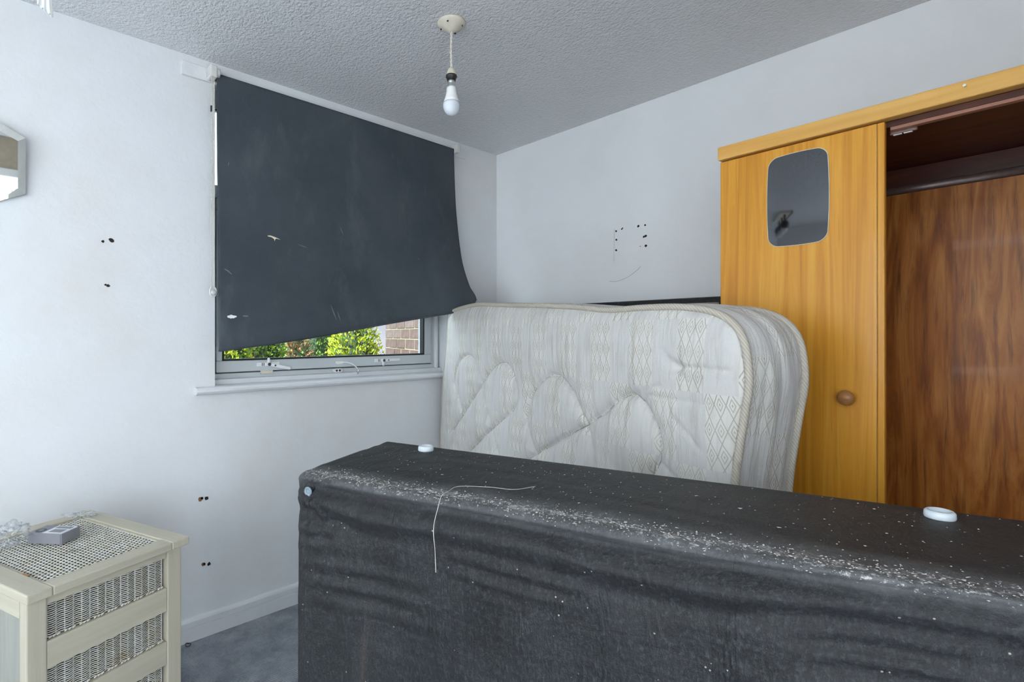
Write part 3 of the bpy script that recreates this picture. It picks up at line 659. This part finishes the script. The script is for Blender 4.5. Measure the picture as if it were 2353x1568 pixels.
def dist_poly(pts):
    P = spline(pts, 60); d = np.full(U.shape, 9.0)
    for i in range(len(P) - 1):
        a, b = P[i], P[i + 1]; ab = b - a; L2 = ab @ ab + 1e-12
        tt = np.clip(((U - a[0]) * ab[0] + (V - a[1]) * ab[1]) / L2, 0, 1)
        d = np.minimum(d, np.hypot(U - a[0] - tt * ab[0], V - a[1] - tt * ab[1]))
    return d
QL = [[(.178, .974), (.233, 1.08), (.337, 1.129), (.434, 1.09), (.503, 1.001)],
      [(.149, .717), (.312, .843), (.481, .979), (.611, 1.079), (.702, 1.107), (.773, 1.079), (.819, 1.0), (.802, .926), (.69, .855), (.525, .759), (.362, .655), (.25, .58)],
      [(.178, .974), (.233, .900), (.296, .819)], [(.494, .976), (.547, .884), (.602, .802), (.66, .70)],
      [(1.0, .66), (.967, .759), (.92, .828), (.897, .894), (.92, .966), (.967, 1.023), (1.032, 1.065), (1.092, 1.082), (1.15, 1.063), (1.201, 1.021), (1.237, .973), (1.272, .93), (1.295, .88), (1.32, .80)],
      [(.85, .70), (.967, .763), (1.083, .824), (1.213, .894), (1.277, .926), (1.37, .983), (1.43, 1.024), (1.496, 1.049), (1.54, 1.03), (1.573, .991), (1.601, .934), (1.597, .884), (1.57, .831), (1.48, .74)]]
CL = [([(1.673, 1.142), (1.709, 1.141), (1.762, 1.142), (1.823, 1.140)], .007, .007), ([(1.505, 1.053), (1.557, 1.070), (1.629, 1.092)], .005, .006), ([(1.514, 1.053), (1.605, 1.056), (1.695, 1.054), (1.775, 1.05)], .004, .006),
      ([(1.601, .97), (1.629, .951)], .004, .007), ([(1.659, 1.003), (1.709, .965), (1.742, .937)], .005, .008), ([(1.605, .874), (1.651, .854), (1.68, .832)], .005, .008), ([(1.62, 1.18), (1.665, 1.142), (1.70, 1.115)], .004, .010)]
hgt = np.zeros(U.shape); dm = np.full(U.shape, 9.0)
for q in QL:
    d = dist_poly(q); dm = np.minimum(dm, d); 
hgt += .020 * (1 - np.exp(-dm / .030)) - .009 * np.exp(-(dm / .006) ** 2)
for q, dep, wd in CL: hgt -= dep * np.exp(-(dist_poly(q) / wd) ** 2)
hgt -= .012 * np.exp(-(((U - 1.668) / .022) ** 2 + ((V - 1.142) / .016) ** 2))
hgt += sines(U, V, 5, [(60, 4), (95, -6), (41, 9), (120, 3)], .0014) * np.clip((V - .9) / .3, .25, 1) + sines(U, V, 6, [(6, 5), (10, -7), (15, 4)], .004)
sL = np.linspace(0, 1, NU)[None, :] * 1.85; tH = np.linspace(0, 1, NV)[:, None] * 1.3
de = np.minimum(np.minimum(sL, 1.85 - sL), np.minimum(tH, 1.3 - tH))
hgt = (hgt + .012) * (1 - np.exp(-de / .035))
X3 = np.stack([U, -hgt, V], -1)
m = MB().grid(X3)
fo = m.build('quilted_face', M['ticking'], MT, True)
def planar_uv(o, fn):
    me = o.data; uvl = me.uv_layers.new(name='UVMap'); co_ = np.zeros(len(me.vertices) * 3); me.vertices.foreach_get('co', co_); co_ = co_.reshape(-1, 3)
    li = np.zeros(len(me.loops), int); me.loops.foreach_get('vertex_index', li); uvl.data.foreach_set('uv', fn(co_)[li].astype(np.float32).ravel())
planar_uv(fo, lambda c: c[:, [0, 2]])
def face_y(u, v):
    k = np.argmin((U - u) ** 2 + (V - v) ** 2); return -hgt.ravel()[k]
for q in QL:
    MB().tube([(a, face_y(a, b) - .0004, b) for a, b in spline(q, 90)], .0011, 5).build('stitching', M['thread'], MT, True)
loop = np.vstack([bl[:-1], br[:-1], bt[::-1][:-1], blf[::-1][:-1]])
loop = spline(np.vstack([loop[::6], loop[:1]]), 420)[:-1]
TH = .20; NW = 13
cum = np.concatenate([[0], np.cumsum(np.linalg.norm(np.diff(np.vstack([loop, loop[:1]]), axis=0), axis=1))])
tan = np.roll(loop, -1, 0) - np.roll(loop, 1, 0); tan /= np.linalg.norm(tan, axis=1)[:, None]; nor = np.stack([tan[:, 1], -tan[:, 0]], 1)
m = MB(); ring = []
uvs = []
for k in range(NW):
    w_ = k / (NW - 1); y_ = w_ * TH
    fold = .004 * np.sin(loop[:, 1] * 7 + w_ * 19 + np.sin(loop[:, 1] * 11)) * math.sin(PI * w_)
    bul = .012 * math.sin(PI * w_) ** .7
    off = (bul + fold) * np.where(loop[:, 1] < .03, 0.0, 1.0)
    P2 = loop + nor * off[:, None]; P2[:, 1] = np.maximum(P2[:, 1], .003)
    ring.append(np.stack([P2[:, 0], np.full(len(loop), y_), P2[:, 1]], 1)); uvs.append(np.stack([np.full(len(loop), y_ * 1.0), cum[:-1]], 1))
nl = len(loop)
for rg in ring: m.v += [tuple(p) for p in rg.tolist()]
for k in range(NW - 1):
    for i in range(nl): j = (i + 1) % nl; m.f.append((k * nl + i, k * nl + j, (k + 1) * nl + j, (k + 1) * nl + i))
bo = m.build('border', M['ticking'], MT, True)
uvA = np.vstack(uvs); planar_uv(bo, lambda c: uvA)
for y_ in (-.004, TH + .002):
    MB().tube([(x + nx * .003, y_, max(z + nz * .003, .010)) for (x, z), (nx, nz) in zip(loop.tolist(), nor.tolist())], .0095, 10, closed=True).build('piping', M['piping'], MT, True)
Fb = coons(blf[::14], br[::14], bl[::15], bt[::15])
bk = MB().grid(np.stack([Fb[..., 0], np.full(Fb.shape[:2], TH - .001), Fb[..., 1]], -1)).build('back_face', M['ticking'], MT); planar_uv(bk, lambda c: c[:, [0, 2]])

# ------------------------------------------------------------------ divan halves
BA = tag(empty('divan_base', (1.28, -1.882, 0), R(18.8)), 'dusty black cloth-covered divan base standing on its side in front', 'bed base')
LEN, DEP, HT = 1.36, .356, .945
NX = 330; xs = np.linspace(0, 1, NX)
rows = []
for z in np.linspace(.0, HT - .014, 130): rows.append(('f', 0.0, z))
for a in np.linspace(12, 90, 7): rows.append(('e', .014 - .014 * math.cos(R(a)), HT - .014 + .014 * math.sin(R(a))))
for y in np.linspace(.020, DEP - .014, 46): rows.append(('t', y, HT))
for a in np.linspace(12, 90, 5): rows.append(('b', DEP - .014 + .014 * math.sin(R(a)), HT - .014 + .014 * math.cos(R(a))))
for z in np.linspace(HT - .03, .0, 8): rows.append(('b', DEP, z))
Gb = np.zeros((len(rows), NX, 3))
for i, (kind, y, z) in enumerate(rows):
    skew = -.041 * (y / DEP); x = skew + xs * (LEN - skew)
    dy = np.zeros(NX); dz = np.zeros(NX)
    top_d = HT - z
    if kind in 'fe':
        # rolled hem under the arris, a long sagging fold and short puckers beneath it
        fl = .030 + .012 * np.sin(x * 3.0 + .4) + .006 * np.sin(x * 11)
        dy += .0075 * np.exp(-((top_d - fl * .60) / .008) ** 2)
        dy -= .0060 * np.exp(-((top_d - fl * 1.35) / .013) ** 2)
        dy += .0035 * np.exp(-((top_d - fl * 2.1) / .011) ** 2) * (.5 + .5 * np.sin(x * 9 + 1))
        dy += .0030 * np.sin(top_d * 210 + np.sin(x * 7) * 2.5 + x * 9) * np.exp(-((top_d - .10) / .035) ** 2) * np.clip(np.sin(x * 13 + 1.7) + .15, 0, 1)
        dy += .0026 * np.sin(top_d * 170 + x * 12) * np.exp(-((top_d - .20) / .05) ** 2) * np.clip(np.sin(x * 8.3 + .2), 0, 1)
        dx0, dz0 = x - .024, z - .911; rr_ = np.hypot(dx0, dz0); an = np.arctan2(dz0, dx0)
        dy += .0040 * np.sin(an * 11 + 1) * np.exp(-rr_ / .085) * np.clip(rr_ / .015, 0, 1) + .006 * np.exp(-(rr_ / .018) ** 2)
        dy += sines(x + z * .45, z, 11, [(9, 3), (15, -4), (24, 6), (5, 7), (33, 4)], .0055) * np.clip(top_d / .08, 0, 1)
        dy += .0045 * np.sin((x - z * .75) * 26 + np.sin(z * 8) * 1.4) * np.clip((top_d - .15) / .2, 0, 1) * np.exp(-((x - .42) / .38) ** 2)
        dy *= 1.7 * np.clip(x / .02, .15, 1)
    if kind == 't':
        dz += sines(x, np.full(NX, y * 3), 21, [(5, 4), (9, -7), (16, 5), (7, 9)], .0020) + .0011 * np.sin(y * 95 + np.sin(x * 6 + y * 11) * 2.6) * np.clip(np.sin(x * 5.2 + y * 23 + 1.2) - .35, 0, 1)
        dz *= np.clip((y - .014) / .02, 0, 1) * np.clip((DEP - y) / .03, 0, 1)
    fray = np.where(xs < .004, .0012 * math.sin(i * 0.9) + .0012 * math.sin(i * .37 + 1), 0)
    Gb[i, :, 0] = x + fray; Gb[i, :, 1] = y + dy; Gb[i, :, 2] = z + dz
m = MB().grid(Gb)
nR = len(rows); base0 = 0
m.f.append(tuple(i * NX for i in range(nR))); m.f.append(tuple(i * NX + NX - 1 for i in reversed(range(nR))))
m.build('cloth_cover', M['base_cloth'], BA, True)
for x, y in ((.108, .306), (1.058, .300)):
    ft = MB().lathe([(.0185, 0), (.0195, .003), (.0190, .010), (.0165, .0125), (.0135, .0125), (.0120, .0075), (.0015, .0075)], 28, Matrix.Translation((x, y, HT - .001))).build('foot', M['foot_plastic'], BA, True)
    MB().lathe([(.0045, .0072), (.0045, .0090), (.002, .0092)], 14, Matrix.Translation((x, y, HT - .001))).build('screw', M['steel'], ft, True)
vt = MB().lathe([(.0095, 0), (.0100, .002), (.0090, .0035), (.0060, .0036), (.0055, .0022), (.0035, .0022), (.0030, .0034), (.0008, .0034)], 22, Matrix.Translation((.024, .0035, .911)) @ Matrix.Rotation(R(90), 4, 'X')).build('vent_button', M['vent_plastic'], BA, True)
tp = spline([(.455, .145, HT + .0015), (.428, .108, HT + .0015), (.385, .098, HT + .002), (.332, .076, HT + .0015), (.331, .040, HT + .002), (.334, .012, HT + .002), (.3375, -.006, .932), (.336, -.018, .900), (.339, -.018, .861), (.338, -.014, .824)], 70)
MB().tube(tp, .00055, 5).build('loose_thread', M['lint'], BA, True)
m = MB()
for k in range(1500):
    x = rng.uniform(.0, LEN); u_ = rng.random()
    if k < 1150: y = abs(rng.gauss(.020, .019)); 
    else: y = rng.uniform(.02, DEP - .02)
    s = rng.uniform(.0005, .0018) * (1.9 if rng.random() < .06 else 1)
    asp = rng.uniform(.25, .9); a = rng.uniform(0, 2 * PI); ca, sa = math.cos(a), math.sin(a)
    z = HT + .0012 + (0 if y > .014 else -(.014 - math.sqrt(max(0, .014 ** 2 - (.014 - y) ** 2))))
    pts = [(x + ca * p * s - sa * q * s * asp, y + sa * p * s + ca * q * s * asp, z + h) for p, q, h in ((-1, -.6, 0), (1, -1, .0004), (.8, 1, 0), (-.9, .7, .0003), (0, 0, .0009))]
    m.add(pts, [(0, 1, 4), (1, 2, 4), (2, 3, 4), (3, 0, 4)])
tag(m.build('lint_flecks', M['lint'], BA), kind='stuff')

BB = tag(empty('divan_base', (1.08, -.03, 0)), 'tan divan base with black cloth edge, upright between mattress and back wall', 'bed base')
box('cloth_cover', M['black_cloth'], BB, -.47, .475, -.10, 0, 0.0, 1.386, bevel=.012)
box('side_panel', M['base_tan'], BB, -.46, .40, -.31, -.101, 0.0, 1.350, bevel=.012)
box('corner_flap', M['black_cloth'], BB, .401, .478, -.312, -.101, .0, 1.362, bevel=.010)

# ------------------------------------------------------------------ wicker chest
th = R(110.8)
ca, sa = math.cos(th), math.sin(th)
ctr = Vector((.821, -2.292, 0)) + Vector((ca, sa, 0)) * .1915 + Vector((-sa, ca, 0)) * .247
CH = tag(empty('chest_of_drawers', ctr, th), 'cream-painted wicker chest of drawers standing by the window wall', 'chest of drawers')
HW, HD, CT = .1915, .247, .660
TT = .022
# top frame: two end boards, two long boards
bw = .050
for b in ((-HW, -HW + bw, -HD, HD), (HW - bw, HW, -HD, HD)): box('top_board', M['chest_y'], CH, *b, CT - TT, CT, bevel=.003)
for b in ((-HW + bw + .0006, HW - bw - .0006, -HD, -HD + bw), (-HW + bw + .0006, HW - bw - .0006, HD - bw, HD)): box('top_board', M['chest_x'], CH, *b, CT - TT, CT - .0003, bevel=.003)
ix, iy = HW - bw, HD - bw
for b in ((-ix, -ix + .008, -iy, iy), (ix - .008, ix, -iy, iy)): box('inner_bead', M['chest_y'], CH, *b, CT - TT, CT - .004, bevel=.002)
box('chip', M['bare_wood'], CH, -ix - .003, -ix + .004, -.135, -.110, CT - .003, CT + .0006, bevel=.0005)
def weave(name, parent, w, h, fn, rowp, stake, amp, r, mat=M['wicker'], alt=PI):
    """rows along a (width w), stacked along b (height h); fn(a,b,c) -> xyz with c outwards"""
    m = MB(); nrow_ = int(h / rowp)
    for k in range(nrow_):
        b = (k + .5) * h / nrow_; npt = int(w / stake * 4) + 1
        pts = [fn(-w / 2 + w * i / (npt - 1), b + .0003 * math.sin(i * 1.7 + k * 3), amp * math.sin(PI * (w * i / (npt - 1)) / stake + alt * (k % 2))) for i in range(npt)]
        m.tube(pts, r, 4, caps=False)
    ns = int(w / stake)
    for k in range(ns + 1):
        a = -w / 2 + k * w / ns
        m.tube([fn(a, 0, 0 if alt > 1 else -.003), fn(a, h, 0 if alt > 1 else -.003)], r * 1.1, 4, caps=False)
    return tag(m.build(name, mat, parent, True, fix=False), kind='stuff')
weave('wicker_top', CH, 2 * ix - .016, 2 * iy, lambda a, b, c: (a, -iy + b, CT - .0065 + c), .0066, .0095, .0016, .0017)
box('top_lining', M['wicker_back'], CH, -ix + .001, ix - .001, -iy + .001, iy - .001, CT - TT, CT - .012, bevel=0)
# carcass
BX0, BX1, BY0, BY1 = -HW + .004, HW - .016, -HD + .012, HD - .010
for x0 in (BX0, BX1 - .040):
    box('stile', M['chest_z'], CH, x0, x0 + .040, BY0, BY0 + .030, 0, CT - TT, bevel=.003)
    box('rear_post', M['chest_z'], CH, x0, x0 + .040, BY1 - .030, BY1, 0, CT - TT, bevel=.003)
for x0 in (BX0 + .004, BX1 - .016): box('side_panel', M['chest_side'], CH, x0, x0 + .012, BY0 + .0305, BY1 - .0305, .045, CT - TT, bevel=.001)
for z_ in (.02, CT - TT - .04): 
    box('side_rail', M['chest_y'], CH, BX0, BX0 + .003, BY0 + .031, BY1 - .031, z_, z_ + .04, bevel=.001)
box('back_panel', M['chest_side'], CH, BX0 + .041, BX1 - .041, BY1 - .012, BY1 - .004, .045, CT - TT)
ox0, ox1 = BX0 + .0405, BX1 - .0405
box('top_rail', M['chest_x'], CH, ox0, ox1, BY0 + .006, BY0 + .028, CT - TT - .022, CT - TT - .0005, bevel=.002)
zt = CT - TT - .022
for k in range(4):
    dz_ = zt - k * .146
    dw = empty('drawer', (0, 0, 0)); dw.parent = CH
    weave('wicker_panel', dw, ox1 - ox0 - .012, .078, lambda a, b, c, z0=dz_: ((ox0 + ox1) / 2 + a, BY0 + .014 - c, z0 - .0795 + b), .0047, .0170, .0026, .00140, alt=0.0)
    m = MB()
    for i in range(34):
        x_ = ox0 + .010 + (ox1 - ox0 - .02) * i / 33
        if i % 4 != 3: m.tube([(x_ - .003, BY0 + .011, dz_ - .0795), (x_ + .004, BY0 + .0105, dz_ - .0770)], .0020, 5)
    tag(m.build('braided_edge', M['wicker'], dw, True), kind='stuff')
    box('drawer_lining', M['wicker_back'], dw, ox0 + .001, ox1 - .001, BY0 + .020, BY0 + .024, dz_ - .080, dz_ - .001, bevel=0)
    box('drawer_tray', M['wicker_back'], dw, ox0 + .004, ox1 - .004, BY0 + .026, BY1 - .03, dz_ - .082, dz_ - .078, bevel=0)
    box('drawer_rail', M['chest_x'], CH, ox0, ox1, BY0 + .002, BY0 + .026, max(dz_ - .1445, .02), dz_ - .0815, bevel=.002)
CH.location.z = 0.0

# things on the chest
bx = empty('cardboard_box', (.487, -2.243, CT + .0005)); bang = math.atan2(-2.211 + 2.279, .522 - .449); bx.rotation_euler = (0, 0, bang)
tag(bx, 'small grey carton with white printed lid on the wicker chest', 'box')
BL, BW_, BHt = .100, .062, .028
MB().box(-BL / 2, BL / 2, 0, BW_, 0, BHt).build('carton', M['box_card'], bx, bevel=.0012)
box('lid_print', M['box_white'], bx, -.012, .046, .004, BW_ - .004, BHt, BHt + .0003, bevel=0)
box('lid_picture', M['box_card'], bx, .000, .036, .012, .034, BHt + .0003, BHt + .0006, bevel=0)
box('lid_picture', M['box_card'], bx, -.006, .040, .040, .054, BHt + .0003, BHt + .0006, bevel=0)
MB().prism([(-.030 + .013 * math.cos(a), .022 + .013 * math.sin(a)) for a in np.linspace(0, 2 * PI, 24, endpoint=False)], BHt, BHt + .0005, lambda a, b, h: (a, b, h)).build('emblem', M['box_dark'], bx)
MB().prism([(-.030 + .007 * math.cos(a), .022 + .007 * math.sin(a)) for a in np.linspace(0, 2 * PI, 6, endpoint=False)], BHt + .0005, BHt + .0008, lambda a, b, h: (a, b, h)).build('emblem', M['box_card'], bx)
box('tuck_flap', M['box_dark'], bx, BL / 2 - .004, BL / 2 - .003, -.0003, .0001, .001, BHt - .001, bevel=0)
def film(name, loc, sx, sy, sz, seed, label, rz=0):
    bm = bmesh.new(); bmesh.ops.create_icosphere(bm, subdivisions=4, radius=1)
    for v in bm.verts:
        p = v.co.copy(); q = p * 2.1 + Vector((seed * 7.3, seed, 0))
        n1 = mnoise.noise(q); n2 = mnoise.noise(q * 2.7); n3 = abs(mnoise.noise(q * 5.0))
        r_ = .75 + .60 * n1 + .30 * n2 - .22 * n3
        v.co = Vector((p.x * r_ * sx, p.y * r_ * sy, p.z * r_ * sz))
    zmin = min(v.co.z for v in bm.verts)
    for v in bm.verts: v.co.z -= zmin
    me = bpy.data.meshes.new(name); bm.to_mesh(me); bm.free(); me.materials.append(M['film']); me.polygons.foreach_set('use_smooth', [True] * len(me.polygons))
    o = bpy.data.objects.new(name, me); COL.objects.link(o); o.location = loc; o.rotation_euler = (0, 0, rz); tag(o, label, 'plastic wrapper'); return o
film('plastic_wrapper', (.478, -2.312, CT), .036, .045, .040, 1.3, 'crumpled clear plastic wrapper heaped beside the grey carton', .4)
film('plastic_wrapper', (.300, -2.140, CT), .020, .055, .010, 4.1, 'flattened clear plastic wrapper at the far corner of the wicker chest', -.6)
m = MB().prism([(0, 0), (.014, -.001), (.016, .004), (.009, .007), (.001, .005)], 0, .0012, lambda a, b, h: (a, b, h + .15 * a))
fo_ = m.build('foil_scrap', M['foil'], None); fo_.location = (.573, -2.192, CT - .0025); fo_.rotation_euler = (0, 0, R(-20)); tag(fo_, 'tiny teal foil scrap lying on the wicker top', 'foil scrap')
ht = MB().tube([(.014 * math.cos(a), .009 * math.sin(a), .002 + .0015 * math.sin(2 * a)) for a in np.linspace(0, 2 * PI, 26, endpoint=False)], .0016, 6, closed=True).build('hair_tie', M['gasket'], None, True)
ht.location = (.034, -1.772, 0.001); tag(ht, 'small black elastic loop on the carpet beside the chest', 'hair tie')

# ------------------------------------------------------------------ ceiling spotlights seen in the door mirror
SP = tag(empty('ceiling_spotlights', (.32, -4.2, H), R(60)), 'ceiling spotlight bar reflected in the wardrobe door mirror', 'spotlight')
box('ceiling_plate', M['cream_plastic'], SP, -.20, .20, -.045, .045, -.022, 0, bevel=.004)
box('track_bar', M['black_metal'], SP, -.21, .21, -.052, -.046, -.030, 0, bevel=.001)
for x in (-.15, 0, .15):
    sp_ = empty('spot_head', (0, 0, 0)); sp_.parent = SP
    MB().tube([(x, 0, -.022), (x, 0, -.085)], .008, 10).build('spot_arm', M['black_metal'], sp_, True)
    Mx = Matrix.Translation((x, 0, -.105)) @ Matrix.Rotation(R(35), 4, 'Y')
    MB().lathe([(.012, .03), (.026, .02), (.034, 0), (.036, -.03), (.032, -.032)], 20, Mx).build('spot_shade', M['black_metal'], sp_, True)
    MB().lathe([(.016, -.02), (.026, -.035), (.030, -.055), (.022, -.078), (.004, -.086)], 18, Mx).build('spot_bulb', M['clear_bulb'], sp_, True)

# ------------------------------------------------------------------ outside the window
struct(MB().box(-14, -.28, -9, 9, -.25, -.15).build('ground', M['soil']), 'soil of the garden outside the window')
P0 = Vector((-1.407, .114, -.15)); bdir = Vector((.9466, -.3223, 0)); bn = Vector((-.3223, -.9466, 0))
GW = tag(empty('garden_brick_wall', P0), 'mauve-brown brick wall with cream mortar seen through the window', 'brick wall')
GW.rotation_euler = (0, 0, math.atan2(bdir.y, bdir.x))
WLn = 1.12
box('mortar_core', M['mortar'], GW, .004, WLn, 0, .20, 0, 2.85, bevel=0)
def chip_brick(L):
    m = MB().box(0, L, -.0035, .10, 0, .065); return m
bmesh_full = {}
def brick_mesh(L, mi):
    key = (round(L, 3), mi)
    if key not in bmesh_full:
        o = chip_brick(L).build('brick', M['brick'] if mi else M['brick2'], None); bmesh_full[key] = o.data; bpy.data.objects.remove(o)
    return bmesh_full[key]
zc = .004
for row in range(38):
    x = 0.0 if row % 2 == 0 else -.1125
    while x < WLn - .02:
        x0 = max(x, 0); x1 = min(x + .207, WLn)
        if x1 - x0 > .03 and .85 < zc + P0.z < 1.95:
            o = bpy.data.objects.new('brick', brick_mesh(x1 - x0, rng.random() < .6)); COL.objects.link(o); o.parent = GW; o.location = (x0, rng.uniform(-.0015, .0015), zc)
        x += .225
    zc += .075
FB = tag(empty('neighbouring_house', (-9.5, 5.0, -.15)), 'pale mauve rendered house wall in the distance behind the shrubs', 'building')
box('wall', M['render'], FB, -1.5, 1.5, -6, 5, 0, 3.0, bevel=0)
box('roof', M['brick'], FB, -1.7, 1.7, -6.2, 5.2, 3.0, 3.12, bevel=0)

def bush(loc, rx, ry, h, cols, n, seed, label, leaf=(.045, .016), group='shrubs outside the window'):
    r_ = random.Random(seed); root = tag(empty('garden_shrub', loc), label, 'shrub', group)
    bm = bmesh.new(); bmesh.ops.create_icosphere(bm, subdivisions=3, radius=1)
    for v in bm.verts:
        k = 1 + .25 * mnoise.noise(v.co * 2.3 + Vector((seed, 0, 0))); v.co = Vector((v.co.x * rx * .78 * k, v.co.y * ry * .78 * k, h * .5 + v.co.z * h * .46 * k))
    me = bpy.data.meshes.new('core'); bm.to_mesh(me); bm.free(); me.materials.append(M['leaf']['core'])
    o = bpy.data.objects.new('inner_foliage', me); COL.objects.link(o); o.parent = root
    MB().tube([(0, 0, -.0), (.02, .01, h * .5)], [.03, .015], 7).build('stem', M['bare_wood'], root, True)
    for ci, (ck, share) in enumerate(cols):
        m = MB()
        for _ in range(int(n * share)):
            a = r_.uniform(0, 2 * PI); ph = math.asin(r_.uniform(-1, 1)); k = r_.uniform(.80, 1.06) * (1 + .25 * mnoise.noise(Vector((math.cos(a) * 2.3 + seed, math.sin(a) * 2.3, ph))))
            c = Vector((math.cos(a) * math.cos(ph) * rx * k, math.sin(a) * math.cos(ph) * ry * k, h * .5 + math.sin(ph) * h * .5 * k))
            if c.z < .02: c.z = .02 + r_.random() * .1
            up_ = Vector((r_.gauss(0, .5), r_.gauss(0, .5), r_.uniform(.2, 1.2))) + Vector((math.cos(a), math.sin(a), 0)) * .6; up_.normalize()
            sd = up_.cross(Vector((r_.gauss(0, 1), r_.gauss(0, 1), r_.gauss(0, 1)))).normalized(); L = leaf[0] * r_.uniform(.6, 1.4); W_ = leaf[1] * r_.uniform(.6, 1.3)
            nn_ = up_.cross(sd) * W_ * .4
            m.add([c, c + up_ * L * .5 + sd * W_ + nn_, c + up_ * L, c + up_ * L * .5 - sd * W_ + nn_], [(0, 1, 2, 3)])
        m.build('foliage', M['leaf'][ck], root, fix=False)
    return root
g = -.15
lf = (.026, .008)
bush((-1.14, -1.30, g), .22, .22, 1.75, [('gold', .5), ('lime', .35), ('green', .15)], 9000, 1, 'golden-leaved shrub at the left below the blind', lf)
bush((-1.46, -.93, g), .21, .19, 1.85, [('green', .5), ('lime', .4), ('dark', .1)], 9000, 2, 'mid-green shrub between the golden shrub and the brown one', lf)
bush((-1.08, -.80, g), .11, .10, 1.50, [('brown', .85), ('green', .15)], 3000, 3, 'dried brown shrub in the middle of the window view', lf)
bush((-2.12, -.17, g), .34, .36, 2.0, [('dark', .25), ('green', .55), ('lime', .2)], 9000, 4, 'dark green shrub right of the brown one', lf)
bush((-1.17, -.33, g), .28, .21, 1.55, [('lime', .45), ('gold', .45), ('green', .10)], 9000, 5, 'bright yellow-green conifer shrub against the brick wall', (.034, .008))
